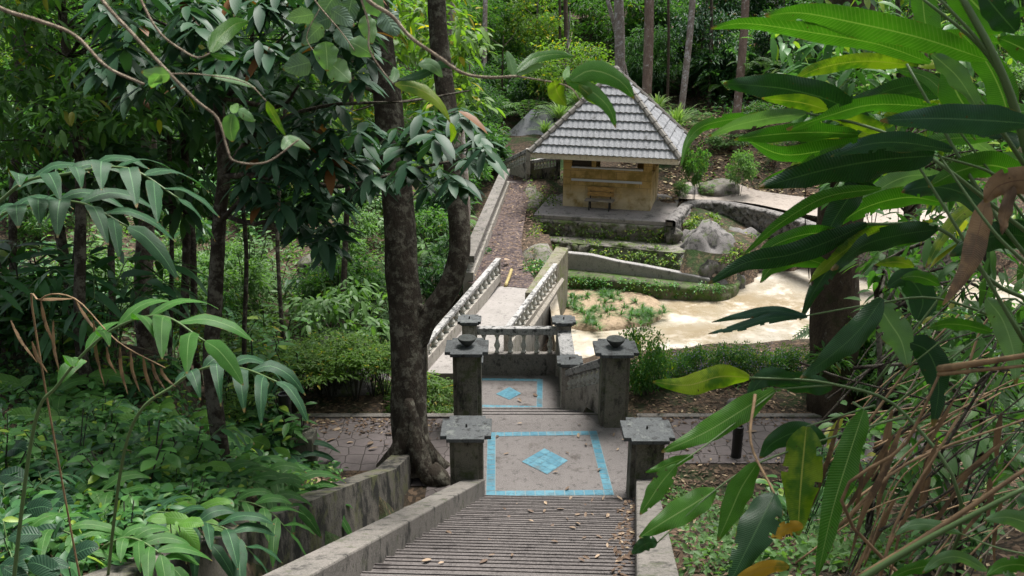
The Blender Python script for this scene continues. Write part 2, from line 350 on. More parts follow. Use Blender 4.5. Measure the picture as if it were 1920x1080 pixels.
X['lf_moss'] = mat_leaf('wall plant leaf', (.06, .13, .02), (.16, .25, .04), .5, .3, yellow=(.3, .32, .05), yamt=.1)
X['lf_grass'] = mat_leaf('grass blade', (.06, .14, .05), (.12, .24, .08), .5, .3)
X['lf_strap'] = mat_leaf('pale strap leaf', (.15, .26, .07), (.3, .42, .16), .45, .3)
X['lf_dry'] = mat_leaf('dry leaf', (.16, .095, .05), (.34, .23, .14), .8, .1, tcol=(1.2, 1, .7), yellow=(.5, .42, .24), yamt=.25)
X['lf_litter'] = mat_leaf('leaf litter', (.085, .055, .035), (.19, .125, .085), .85, .05, tcol=(1, 1, 1), yellow=(.36, .27, .17), yamt=.12)
X['lf_heart'] = mat_leaf('pale heart leaf', (.1, .2, .1), (.17, .29, .17), .5, .3)
X['lf_flower'] = mat_leaf('purple flower', (.3, .28, .5), (.45, .42, .62), .6, .2, tcol=(1, 1, 1))
X['b_green'] = mat_blade('bright blade', (.04, .145, .012), (.07, .2, .018), .4, .34)
X['b_dark'] = mat_blade('dark blade', (.012, .05, .016), (.025, .085, .022), .33, .22, rib=(.05, .11, .04))
X['b_blue'] = mat_blade('bluish blade', (.022, .07, .045), (.035, .095, .06), .28, .15, rib=(.08, .15, .1))
X['b_yellow'] = mat_blade('yellowing blade', (.16, .24, .015), (.26, .34, .02), .4, .42, rib=(.3, .3, .08), blotch=(.05, .12, .012), bl=(.45, .62))
X['b_gold'] = mat_blade('golden dying blade', (.42, .25, .02), (.5, .33, .03), .5, .35, rib=(.35, .24, .06), blotch=(.14, .16, .02), tcol=(1.2, 1.1, .5))
X['b_brown'] = mat_blade('brown dead blade', (.2, .125, .06), (.27, .18, .1), .75, .15, rib=(.12, .07, .04), blotch=(.09, .06, .035), bl=(.46, .6), tcol=(1.2, 1, .7))
X['b_pale'] = mat_blade('pale blade', (.1, .2, .09), (.17, .28, .14), .4, .35, rib=(.25, .35, .2))
X['stem'] = finish(*new_mat('green stem'), (.09, .15, .05), .5)
X['stem_dark'] = finish(*new_mat('dark stem'), (.03, .028, .02), .8)
X['straw'] = wood('straw stalk', (.33, .21, .11))
X['twig'] = mat_bark('tan twig', (.42, .35, .26), (.28, .22, .16), scale=20)
X['bark_dark'] = mat_bark('dark wet bark', (.06, .048, .036), (.03, .024, .018), patch=(.15, .14, .11), pamt=(.47, .62), scale=7)
X['bark_brown'] = mat_bark('brown bark', (.1, .072, .052), (.055, .04, .03), patch=(.17, .155, .13), pamt=(.6, .68), moss=(.045, .05, .02))
X['bark_pale'] = mat_bark('pale spotted bark', (.27, .23, .2), (.17, .13, .11), patch=(.4, .38, .37), pamt=(.5, .6))
X['bark_red'] = mat_bark('mottled bark', (.22, .16, .13), (.13, .09, .07), patch=(.34, .31, .28), pamt=(.54, .62), scale=5)
# =====================================================================================
# THE SETTING: terrain, paths, drained pool
# =====================================================================================
T0 = 11.68
def xL(t): return -.43 - .142 * (T0 - t)
def xR(t): return 1.88 - .155 * (T0 - t)
def xW(t): return -1.46 - .142 * (13.0 - t)          # foot of the drain wall
pool_pts = [Vector((1.35, 19.6, -3)), Vector((1.35, 30.2, -3)), onz(1062, 540, -3), onz(1380, 552, -3), onz(1425, 510, -3), onz(1560, 500, -3), onz(1790, 505, -3), Vector((23, 28, -3)), Vector((23, 19.6, -3))]
pool_xy = np.array([(p.x, p.y) for p in pool_pts])
terr_xy = np.array([(p.x, p.y) for p in [onz(1015, 400, -1.0), onz(1262, 415, -1.0), onz(1285, 440, -1.7), onz(1345, 505, -2.6), onz(1390, 545, -3), onz(1062, 552, -3), onz(1040, 480, -1.8)]])
def in_poly(px, py, poly):
    c = np.zeros(px.shape, bool); n = len(poly)
    for i in range(n):
        x0, y0 = poly[i]; x1, y1 = poly[(i + 1) % n]
        m = ((y0 > py) != (y1 > py)); xx = (x1 - x0) * (py - y0) / (y1 - y0 + 1e-12) + x0
        c ^= m & (px < xx)
    return c
ctrl = [(x, 15.6, 0) for x in (-40, -25, -15, -8, -4, -1, 2, 5, 9, 14, 20, 35)] + [
    (-8, 19, -1.3), (-4.5, 18.5, -1.0), (-2.6, 18.2, -.9), (0, 17.5, -.75), (-4, 22, -2.5), (-3, 27, -2.7), (-12, 25, -2.5), (-10, 34, -2.6), (-20, 33, -1.6), (-4, 34, -2.4), (-22, 20, -.8),
    (-20, 48, .8), (-9, 46, -1.2), (-30, 60, 4.5), (-35, 40, 2), (-10, 62, 2.5), (0, 80, 8), (-30, 90, 14), (-60, 60, 10), (-60, 120, 22), (0, 120, 18), (60, 120, 24), (60, 60, 12), (-60, 20, 2),
    (8.6, 34.6, -1.5), (10.5, 34.6, -1.9), (13, 34.0, -2.0), (16.5, 34.0, -2.0), (9.5, 36.8, -.95), (14, 37, -.95), (20, 36, -.6), (7.8, 34.5, -1.05), (9, 40, .1), (13, 42, .7), (22, 44, 2.6), (6, 42, .1), (10, 50, 1.6), (1, 50, .4), (0, 60, 2.6), (12, 62, 5), (25, 60, 8), (25, 85, 14), (45, 40, 5), (40, 28, 2), (30, 18, .4),
    (20, 17.5, 0), (10, 17.6, -.1), (4, 17.6, -.1), (2, 18.5, -.5), (1.0, 22, -2.2), (0, 25, -2.2), (.2, 27.8, -1.32), (-.1, 31, -1.3), (.3, 34.5, -1.05), (.4, 37.6, -.95), (.5, 41, .3), (-2.2, 30, -2.2), (-2.2, 36, -1.8), (2.6, 33, -1.4), (3, 38, -1.05), (7, 38, -.9), (2, 33, -1.5), (1.3, 35, -1.15)]
CA = np.array(ctrl, float)
def _solve():
    D = np.linalg.norm(CA[:, None, :2] - CA[None, :, :2], axis=2)
    n = len(CA); A = np.zeros((n + 3, n + 3)); A[:n, :n] = -D - np.eye(n) * -.02; A[:n, n] = 1; A[:n, n + 1:] = CA[:, :2]; A[n:, :n] = A[:n, n:].T
    return np.linalg.solve(A, np.concatenate([CA[:, 2], np.zeros(3)]))
_w = _solve()
def _rbf(x, y):
    P = np.stack([x, y], 1); out = np.zeros(len(P))
    for i in range(0, len(P), 4000):
        D = np.linalg.norm(P[i:i + 4000, None] - CA[None, :, :2], axis=2); out[i:i + 4000] = -D @ _w[:len(CA)]
    return out + _w[len(CA)] + P @ _w[len(CA) + 1:]
def sst(a, b, v): q = np.clip((np.asarray(v) - a) / (b - a), 0, 1); return q * q * (3 - 2 * q)
def ground(x, y, lower=True):
    x = np.atleast_1d(np.asarray(x, float)); y = np.atleast_1d(np.asarray(y, float))
    hill = np.maximum(0, .5 * (11.75 - y)); left = xW(y) - .12 - x; right = x - (xR(y) + .3)
    z = hill - .5 * (y < 11.8)
    near = 1 - sst(10.6, 12.8, y - 3.0 * sst(-4.2, -6.2, x))
    z = np.where(left > -.02, hill + (.4 - .035 * np.maximum(0, 11 - y) + .26 * np.minimum(np.maximum(left, 0), 7) + .12 * np.sin(x * 1.7 + y * .9)) * near, z)
    z = np.where(right > 0, hill * (1 + .02 * right) - .06 * near + (.09 * np.minimum(right, 9) + .05 * np.sin(x * 2.1 + y * 1.3)) * near, z)
    far = _rbf(x, y) + .07 * np.sin(x * 1.9 + y) * np.sin(y * 1.3 - x * .6) + .05 * np.sin(x * 3.7) * np.sin(y * 3.1)
    k = sst(15.5, 16.4, y); z = z * (1 - k) + far * k - .012 * (y > 11.9) * (1 - k)
    if lower:
        z = np.where(in_poly(x, y, pool_xy), -3.6, z)
        z = np.where(in_poly(x, y, terr_xy), np.minimum(z, np.where(y > 32.0, -2.6, -3.3)), z)
        lowl = (x > -2.4) & (x < 1.3) & (y > 14.3) & (y < 18.6); z = np.where(lowl, np.minimum(z, -1.0), z)
    return z
def gz(x, y): return float(ground(x, y)[0])
xs = np.concatenate([np.arange(-90, -16, 3), np.arange(-16, 18, .3), np.arange(18, 92, 3)]); ys = np.concatenate([np.arange(-10, 46, .3), np.arange(46, 140, 2.5)])
GX, GY = np.meshgrid(xs, ys); Z = ground(GX.ravel(), GY.ravel()); nx = len(xs); ny = len(ys)
ii = (np.arange(ny - 1)[:, None] * nx + np.arange(nx - 1)[None]).ravel()
tag(link('ground', mesh_np('ground', np.stack([GX.ravel(), GY.ravel(), Z], 1), np.stack([ii, ii + 1, ii + nx + 1, ii + nx], 1), [X['soil']])), kind='structure')

def sheet(name, pts, mat, kind='structure'):
    me = bpy.data.meshes.new(name); me.from_pydata([tuple(p) for p in pts], [], [tuple(range(len(pts)))]); me.update()
    n = me.polygons[0].normal
    if n.z < 0: me.flip_normals()
    return tag(link(name, me, mat), kind=kind)
def strip(name, left, right, mat, kind='structure', n=6):
    L = smooth_pts(left, n); Rr = smooth_pts(right, n); mb = MB(); k = min(len(L), len(Rr))
    mb.add(L[:k] + Rr[:k], [(i, k + i, k + i + 1, i + 1) for i in range(k - 1)])
    return tag(mb.build(name, mat, smooth=True), kind=kind)
hexp = MB()
hexp.add([(-40, 12.2, .004), (-1.35, 12.2, .004), (-1.35, 14.5, .004), (-40, 14.5, .004)], [(0, 1, 2, 3)])
hexp.add([(2.35, 12.9, .004), (40, 12.9, .004), (40, 14.5, .004), (2.35, 14.5, .004)], [(0, 1, 2, 3)])
hexp.add([(-1.35, 11.7, .004), (-.7, 11.7, .004), (-.7, 14.5, .004), (-1.35, 14.5, .004)], [(0, 1, 2, 3)])
hexp.add([(2.1, 11.9, .004), (2.35, 12.1, .004), (2.35, 14.5, .004), (1.9, 14.5, .004)], [(0, 1, 2, 3)])
tag(hexp.build('paved_path', X['hex']), kind='structure')
kb = MB(); kb.box(-40, -1.0, 14.52, 14.66, -.2, .035); kb.box(2.3, 40, 14.52, 14.66, -.2, .035)
tag(kb.build('path_kerb', X['parapet'], bevel=.01), kind='structure')
sheet('pool_floor', [(p.x, p.y, -3) for p in [Vector((.9, 19.0, 0)), Vector((.9, 30.6, 0)), onz(1050, 530, -3), onz(1395, 530, -3), onz(1430, 498, -3), onz(1560, 489, -3), onz(1800, 493, -3), Vector((25, 28, 0)), Vector((25, 19, 0))]], X['pool'])
# dirt path beside the pavilion
dl = [onz(876, 530, -1.28), onz(893, 505, -1.25), onz(908, 462, -1.2), onz(930, 400, -1.05), onz(950, 350, -.88), onz(958, 338, -.83)]
dr = [onz(1012, 542, -1.2), onz(992, 505, -1.2), onz(978, 462, -1.15), onz(986, 400, -1.02), onz(996, 350, -.88), onz(1000, 340, -.83)]
strip('dirt_path', dl, dr, X['dirtpath'])
# far path behind the scalloped wall
strip('stone_path', [onz(1270, 372, -.9), onz(1400, 380, -.9), onz(1530, 405, -.9), onz(1800, 440, -.9)], [onz(1285, 352, -.9), onz(1400, 356, -.86), onz(1530, 372, -.86), onz(1800, 400, -.86)], X['far path'])
for pth in ('stone_path', 'dirt_path'):
    for v in bpy.data.objects[pth].data.vertices: v.co.z = max(v.co.z, gz(v.co.x, v.co.y) + .04)

# =====================================================================================
# PILLARS, STAIRS, LANDINGS
# =====================================================================================
def notched(w, n, cx=0, cy=0):
    a = w / 2; b = a - n
    return [(cx + x, cy + y) for x, y in [(-b, -a), (b, -a), (b, -b), (a, -b), (a, b), (b, b), (b, a), (-b, a), (-b, b), (-a, b), (-a, -b), (-b, -b)]]
def pillar(label, c, h, w=.5, cap=.76, bowl=False, mat='pillar', capm='cap', tilt=0, group=None, n=.07, spike=True):
    t = thing('stone_pillar', label, 'pillar', c, tilt, group)
    s = MB(); s.prism(notched(w, n), -.6, h); s.build('shaft', X[mat], t, bevel=.008)
    k = MB(); k.prism(notched(w + .1, n), h, h + .03); k.prism(notched(cap, cap * .13), h + .031, h + .095); k.build('cap', X[capm], t, bevel=.008)
    if bowl:
        b = MB(); b.lathe([(.05, 0), (.07, .02), (.1, .05), (.15, .11), (.165, .15), (.155, .16), (.13, .14), (.07, .165), (.0, .175)], 24); b.build('bowl', X['bowl'], t, (0, 0, h + .095), smooth=True)
    elif spike:
        b = MB(); b.lathe([(.016, 0), (.014, .05)], 6); b.build('fixing_stud', X['black'], t, (0, 0, h + .095))
    return t
X['bowl'] = mat_stone('dark stone bowl', (.05, .055, .052), (.03, .034, .032), scale=5, streak=False)
c0 = onz(906, 944, 0); hA = top_at(c0, 826)
pA = pillar('square capped pillar at the foot of the upper stairs, left side, beside the leaning tree', (c0.x - .25, c0.y + .25, 0), hA)
c1 = onz(1180, 948, 0); pB = pillar('square capped pillar at the foot of the upper stairs, right side, with clean grey cap', (c1.x + .25, c1.y + .25, 0), hA)
c2 = onz(903, 800, 0); hM = top_at(c2, 668)
pC = pillar('tall pillar topped by a dark bowl nearer the forked tree', (c2.x - .25, c2.y + .25, 0), hM, bowl=True)
c3 = onz(1125, 802, 0); pD = pillar('tall pillar topped by a dark bowl next to the flowering hedge', (c3.x + .25, c3.y + .25, 0), hM, bowl=True)
ZL = -.54
def small(px, py_cap, py_base, label):
    b = onz(px, py_base, ZL); h = top_at(b, py_cap) - ZL; return pillar(label, (b.x, b.y, ZL), h, .32, .5, mat='pale', n=.045), b, h
sA, bA, hsA = small(1066, 682, 776, 'small pillar at the lower end of the stair railing')
sB, bB, hsB = small(1055, 606, 702, 'small pillar at the far right corner of the lower landing by the drained pool')
sC, bC, hsC = small(882, 605, 702, 'small pale pillar at the far left corner of the lower landing by the bridge')
bD = onz(893, 775, ZL); sD = pillar('small pillar half hidden behind the left bowl pillar', (bD.x - .1, bD.y, ZL), hsA, .32, .5, mat='pale', n=.045)

# upper stairs: every tread is a part, with a groove behind the nosing
stair = thing('stone_stairs', 'long flight of grooved pebbledash steps leading down to the tiled landing', 'stairs', (0, 0, 0))
for k in range(34):
    ta = T0 - .02 - .33 * k; z = .165 * (k + 1); tb = ta - .36
    if ta < .8: break
    s = MB()
    def prof(t, x, tilt): return t + tilt
    # cross-section along t: nosing, lip, groove, tread
    cs = [(0, -.18), (0, -.012), (-.008, 0), (-.022, 0), (-.024, -.02), (-.037, -.02), (-.039, 0), (-.07, 0), (-.072, -.02), (-.085, -.02), (-.087, 0), (-.36, 0), (-.36, -.18)]
    l = [(xL(ta + d) - .02, ta + d + .03, z + h) for d, h in cs]; r = [(xR(ta + d) + .02, ta + d - .06, z + h) for d, h in cs]; n = len(cs)
    s.add(l + r, [(i, i + 1, n + i + 1, n + i) for i in range(n - 1)] + [tuple(range(n - 1, -1, -1)), tuple(range(n, 2 * n))])
    s.build('step', X['step'], stair)
def along(name, label, cat, fx0, fx1, top, bottom, ta, tb, mat, n=14, bevel=.02, taper=0):
    mb = MB(); vs = []
    for i in range(n + 1):
        t = ta + (tb - ta) * i / n; vs += [(fx0(t), t, bottom(t)), (fx0(t) + taper, t, top(t)), (fx1(t) + taper, t, top(t)), (fx1(t), t, bottom(t))]
    fs = [(a * 4 + j, a * 4 + (j + 1) % 4, a * 4 + 4 + (j + 1) % 4, a * 4 + 4 + j) for a in range(n) for j in range(4)] + [(3, 2, 1, 0), (n * 4, n * 4 + 1, n * 4 + 2, n * 4 + 3)]
    mb.add(vs, [tuple(reversed(f)) for f in fs]); o = mb.build(name, X[mat], bevel=bevel); return tag(o, label, cat)
sz = lambda t: max(0, .5 * (T0 - t))
along('stair_parapet', 'low sloping concrete parapet along the left side of the stairs', 'parapet', lambda t: xL(t) - .33, lambda t: xL(t), lambda t: sz(t) + .37, lambda t: sz(t) - .6, T0 + .12, 1.2, 'parapet', n=1)
along('stair_parapet', 'low sloping concrete curb along the right side of the stairs, leaves hanging over', 'parapet', lambda t: xR(t), lambda t: xR(t) + .3, lambda t: sz(t) + .3, lambda t: sz(t) - .6, T0 + .3, 1.2, 'parapet', n=1)
along('drain_wall', 'dark stained sloping concrete wall holding back the leafy bank on the left', 'wall', lambda t: xW(t) - .3, lambda t: xW(t), lambda t: sz(t - .35) + .46 - .12 * max(0, t - 11.5) - .045 * max(0, 11 - t), lambda t: sz(t) - .7, 13.0, 1.5, 'drain', n=8, bevel=0, taper=-.07)
dc = MB(); nn = 20
dc.add([(xW(t) - .02, t, sz(t) - .12) for t in np.linspace(13.0, 1.5, nn + 1)] + [(xL(t) - .31, t, sz(t) - .16) for t in np.linspace(13.0, 1.5, nn + 1)], [(i, i + 1, nn + 2 + i, nn + 1 + i) for i in range(nn)])
tag(dc.build('drain_channel', X['drain']), kind='structure')

ld = MB(); ld.prism([(p.x, p.y) for p in (onz(880, 950, 0), onz(1200, 955, 0), onz(1170, 795, 0), onz(870, 795, 0))], -.5, 0)
land = tag(ld.build('tiled_landing', X['landing']), 'pebbledash landing inlaid with a square blue tile frame and a blue diamond', 'landing')
def quadp(Q, u, v):
    a = Q[0].lerp(Q[1], u); b = Q[3].lerp(Q[2], u); return a.lerp(b, v)
def tiles(parent, corners, z, wfrac, n, nm='tile_border'):
    Q = [onz(x, y, z) for x, y in corners]; g = .004
    bd = MB(); gr = MB()
    def cell(u0, u1, v0, v1):
        du = .16 * wfrac * .35; ps = [quadp(Q, u, v) for u, v in ((u0 + du, v0 + du), (u1 - du, v0 + du), (u1 - du, v1 - du), (u0 + du, v1 - du))]
        j = random.uniform(0, .0012); bd.add([(p.x, p.y, z + .008 + j) for p in ps], [(0, 1, 2, 3)])
    def gro(u0, u1, v0, v1): gr.add([tuple(quadp(Q, u, v) + Vector((0, 0, .004))) for u, v in ((u0, v0), (u1, v0), (u1, v1), (u0, v1))], [(0, 1, 2, 3)])
    w = wfrac
    gro(0, 1, 0, w); gro(0, 1, 1 - w, 1); gro(0, w, w, 1 - w); gro(1 - w, 1, w, 1 - w)
    for i in range(n):
        cell(i / n, (i + 1) / n, 0, w); cell(i / n, (i + 1) / n, 1 - w, 1)
    m = n - 2
    for i in range(m):
        v0 = w + (1 - 2 * w) * i / m; v1 = w + (1 - 2 * w) * (i + 1) / m; cell(0, w, v0, v1); cell(1 - w, 1, v0, v1)
    o = bd.build(nm, X['tile'], parent); gr.build('grout', X['grout'], o)
def diamond(parent, corners, z, n):
    Q = [onz(x, y, z) for x, y in corners]; b = MB(); gr = MB()
    gr.add([tuple(q + Vector((0, 0, .004))) for q in Q], [(0, 1, 2, 3)])
    for i in range(n):
        for j in range(n):
            e = .02; ps = [quadp(Q, u, v) for u, v in (((i + e) / n, (j + e) / n), ((i + 1 - e) / n, (j + e) / n), ((i + 1 - e) / n, (j + 1 - e) / n), ((i + e) / n, (j + 1 - e) / n))]
            b.add([(p.x, p.y, z + .008 + random.uniform(0, .001)) for p in ps], [(0, 1, 2, 3)])
    o = b.build('tile_diamond', X['tile'], parent); gr.build('grout', X['grout'], o)
tiles(land, [(911, 931), (1152, 929), (1119, 808), (914, 811)], 0, .075, 13)
diamond(land, [(1026, 890), (1065, 864), (1021, 841), (978, 866)], 0, 4)
# short flight down to the lower landing
fl = thing('stone_stairs', 'short flight of three steps between the two tiled landings', 'stairs')
ya, yb = onz(960, 795, 0).y, onz(960, 778, ZL).y; xl = onz(903, 800, 0).x - .1
for k in range(3):
    z = -.18 * (k + 1) + .18 - .0; s = MB(); y0 = ya - .05 + (yb - ya) * k / 3; y1 = ya + (yb - ya) * (k + 1) / 3
    xr0, xr1 = 1.62 - .11 * k, 1.54 - .13 * k; cs = [(y0, z - .4), (y0, z - .004), (y1 - .1, z - .004), (y1 - .095, z - .03), (y1 - .07, z - .03), (y1 - .065, z - .004), (y1 - .01, z - .004), (y1, z - .016), (y1, z - .4)]; n = len(cs)
    s.add([(xl, y, zz) for y, zz in cs] + [(xr0, y, zz) for y, zz in cs], [(i, n + i, n + i + 1, i + 1) for i in range(n - 1)] + [tuple(range(n)), tuple(range(2 * n - 1, n - 1, -1))])
    s.build('step', X['landing'], fl)
l2 = MB(); pl = [onz(862, 779, ZL), onz(1075, 779, ZL), onz(1062, 692, ZL), onz(860, 692, ZL)]
l2.prism([(p.x, p.y) for p in pl], -1.1, ZL)
land2 = tag(l2.build('tiled_landing', X['landing']), 'lower landing beyond the short steps, with faded blue tile frame', 'landing')
tiles(land2, [(884, 764), (1017, 767), (1018, 711), (886, 709)], ZL, .085, 12)
diamond(land2, [(955, 750), (977, 738), (955, 726), (930, 739)], ZL, 8)

# ---------------- balustrades ----------------
BAL = MB(); BAL.lathe([(.07, 0), (.07, .1), (.045, .14), (.05, .2), (.085, .36), (.08, .46), (.05, .6), (.038, .74), (.05, .84), (.07, .9), (.07, 1)], 10)
BALME = BAL.mesh('baluster', True); BALME.materials.append(X['baluster'])
def balustrade(label, A, B, zA, zB, n, th=.2, fw=.48, fb=.38, mat='pale', rail='rail', ends=False, bottom=None, group=None, railw=None, bs=1.0):
    """A, B feet of the wall; zA, zB heights of the rail top"""
    A = Vector(A); B = Vector(B); d = (B - A); d.z = 0; L = d.length; d /= L; s = Vector((-d.y, d.x, 0))
    t = thing('stone_balustrade', label, 'balustrade', A, 0, group)
    def bar(name, w, f0, f1, m, b=.015, seg=8):
        mb = MB(); vs = []
        for i in range(seg + 1):
            q = i / seg; p = A.lerp(B, q) - A; h = (zA + (zB - zA) * q) - (A.z + (B.z - A.z) * q)
            z0 = p.z + h * f0 if f0 is not None else ((bottom if bottom is not None else A.z - .5) - A.z); z1 = p.z + h * f1
            for sgn, zz in ((-1, z0), (-1, z1), (1, z1), (1, z0)): vs.append((p.x + s.x * w * sgn / 2, p.y + s.y * w * sgn / 2, zz))
        fs = [(a * 4 + j, a * 4 + (j + 1) % 4, a * 4 + 4 + (j + 1) % 4, a * 4 + 4 + j) for a in range(seg) for j in range(4)] + [(3, 2, 1, 0), tuple(seg * 4 + j for j in range(4))]
        mb.add(vs, fs)
        return mb.build(name, X[m], t, bevel=b)
    bar('base_wall', th, None, fw, mat)
    rr = bar('rail', railw or th * 1.15, fw + fb, 1, rail)
    for i in range(n):
        q = (i + .5) / n; p = A.lerp(B, q) - A; h = (zA + (zB - zA) * q) - (A.z + (B.z - A.z) * q)
        o = link('baluster', BALME, None, t, (p.x, p.y, p.z + h * fw)); o.scale = (bs, bs, h * fb)
    if ends:
        for q in (0, 1):
            p = A.lerp(B, q) - A; h = (zA, zB)[q] - (A.z, B.z)[q]; m = MB(); m.box(-th * .5, th * .5, -th * .5, th * .5, -.2, h * .99); m.build('end_post', X[mat], t, (p.x, p.y, p.z), bevel=.015)
    return t
# stair railing, right
a = Vector((c3.x + .14, c3.y + .5, -.02)); b = Vector((bA.x - .02, bA.y - .12, ZL)); balustrade('sloping railing with squat balusters beside the short steps', b, a, b.z + hsA - .06, 1.18, 8, th=.17, fw=.58, fb=.28, bs=.9)
# back of the lower landing
balustrade('level balustrade closing the back of the lower landing', Vector((bC.x + .16, bC.y + .02, ZL)), Vector((bB.x - .14, bB.y + .02, ZL)), ZL + hsB - .1, ZL + hsB - .1, 6, th=.16, fw=.46, fb=.4, railw=.17, mat='parapet', bs=.8)
balustrade('balustrade along the pool side of the lower landing', Vector((bA.x, bA.y + .16, ZL)), Vector((bB.x, bB.y - .16, ZL)), ZL + hsA - .06, ZL + hsB - .1, 5, th=.2, fw=.5, fb=.36, railw=.3)
# bridge
zb0, zb1 = -.54, -1.2
Bl0, Bl1 = onz(797, 692, zb0), onz(934, 536, zb1); Br0, Br1 = onz(950, 662, zb0 - .05), onz(1040, 546, zb1)
br = MB(); br.add([tuple(onz(800, 700, zb0 - .012)), tuple(onz(950, 700, zb0 - .012)), tuple(Br0 + Vector((0, 0, -.012))), tuple(Br1), tuple(Bl1), tuple(Bl0 + Vector((0, 0, -.012)))], [(0, 1, 2, 3, 4, 5)])
v2 = [(x, y, z - .3) for x, y, z in br.v[:6]]; br.add(br.v[:6] + v2, [(i, 6 + i, 6 + (i + 1) % 6, (i + 1) % 6) for i in range(6)] + [(11, 10, 9, 8, 7, 6)])
tag(br.build('footbridge', X['bridge']), 'pale concrete footbridge slab between two balustrades', 'bridge')
balustrade('left balustrade of the footbridge with a row of round balusters', Bl0, Bl1, top_at(Bl0, 644), top_at(Bl1, 484), 15, th=.16, fw=.46, fb=.42, ends=True, railw=.15)
balustrade('right balustrade of the footbridge with patchy white rail', Br0, Br1, top_at(Br0, 614), top_at(Br1, 494), 13, th=.14, fw=.34, fb=.52, ends=True, bottom=-3, railw=.13)
# leaning plank on its outer side
pk = MB(); q0 = Br0 + Vector((.55, .9, .28)); q1 = Br1 + Vector((.22, .05, .35)); pk.tube([q0, q1], [.07, .07], 4); tag(pk.build('timber_plank', X['oldwood']), 'grey timber plank leaning along the outside of the bridge railing', 'plank')
# massive wall after the bridge
w0, w1 = onz(984, 548, -.72), onz(1043, 462, -.72); dd = (w1 - w0).normalized(); sd_ = Vector((dd.y, -dd.x, 0)) * .42
mw = MB(); mw.prism([(p.x, p.y) for p in (w0, w0 + sd_, w1 + sd_, w1)], -3.1, lambda p: -.72 + .02 * math.sin(p[0] * 9)); tag(mw.build('retaining_wall', mat_stone('mossy thick wall', (.15, .137, .1), (.1, .09, .06), (.04, .035, .02), (.5, .66), moss=(.1, .12, .035), mamt=(.5, .64), scale=1.8), bevel=.03), 'thick mossy wall with flat top between bridge and dirt path', 'wall')
# path-side balustrade climbing to the pavilion
pa = onz(878, 528, -1.28); pb = onz(906, 462, -1.2); pc = onz(929, 400, -1.05); pe = onz(948, 352, -.9)
ph = .85
balustrade('long mossy stone balustrade climbing beside the dirt path', pa, pe, pa.z + ph, pe.z + ph, 30, th=.34, fw=.35, fb=.4, railw=.4, rail='parapet', bottom=-3)
ff0 = onz(946, 335, -.75); ff1 = onz(990, 318, -.2)
balustrade('balustrade on the bend above the dirt path', ff0, ff1, top_at(ff0, 300), top_at(ff1, 278), 9, th=.2, fw=.4, fb=.42, ends=True)
g0 = onz(997, 337, -.7); g1 = onz(1046, 330, -.5)
balustrade('dark stained balustrade left of the pavilion wall', g0, g1, top_at(g0, 300), top_at(g1, 292), 8, th=.2, fw=.5, fb=.34, ends=True, mat='drain')
st3 = thing('stone_stairs', 'three worn steps at the top of the dirt path', 'stairs')
for k in range(3):
    p = onz(972, 348, -.86); s = MB(); s.prism([(p.x - .75, p.y + .55 * k), (p.x + .6, p.y + .5 * k), (p.x + .6, p.y + .55 + .5 * k), (p.x - .75, p.y + .6 + .55 * k)], p.z - .4, p.z + .16 * (k + 1) - .0); s.build('step', X['bridge'], st3, bevel=.02)
bb = MB(); e0 = onz(948, 536, -1.16); e1 = onz(959, 506, -1.12); bb.tube(smooth_pts([e0, e0.lerp(e1, .5) + Vector((.01, 0, .02)), e1], 4), .055, 8)
tag(bb.build('bamboo_pole', X['bamboo'], smooth=True), 'yellow bamboo pole lying on the dirt at the end of the bridge', 'pole')

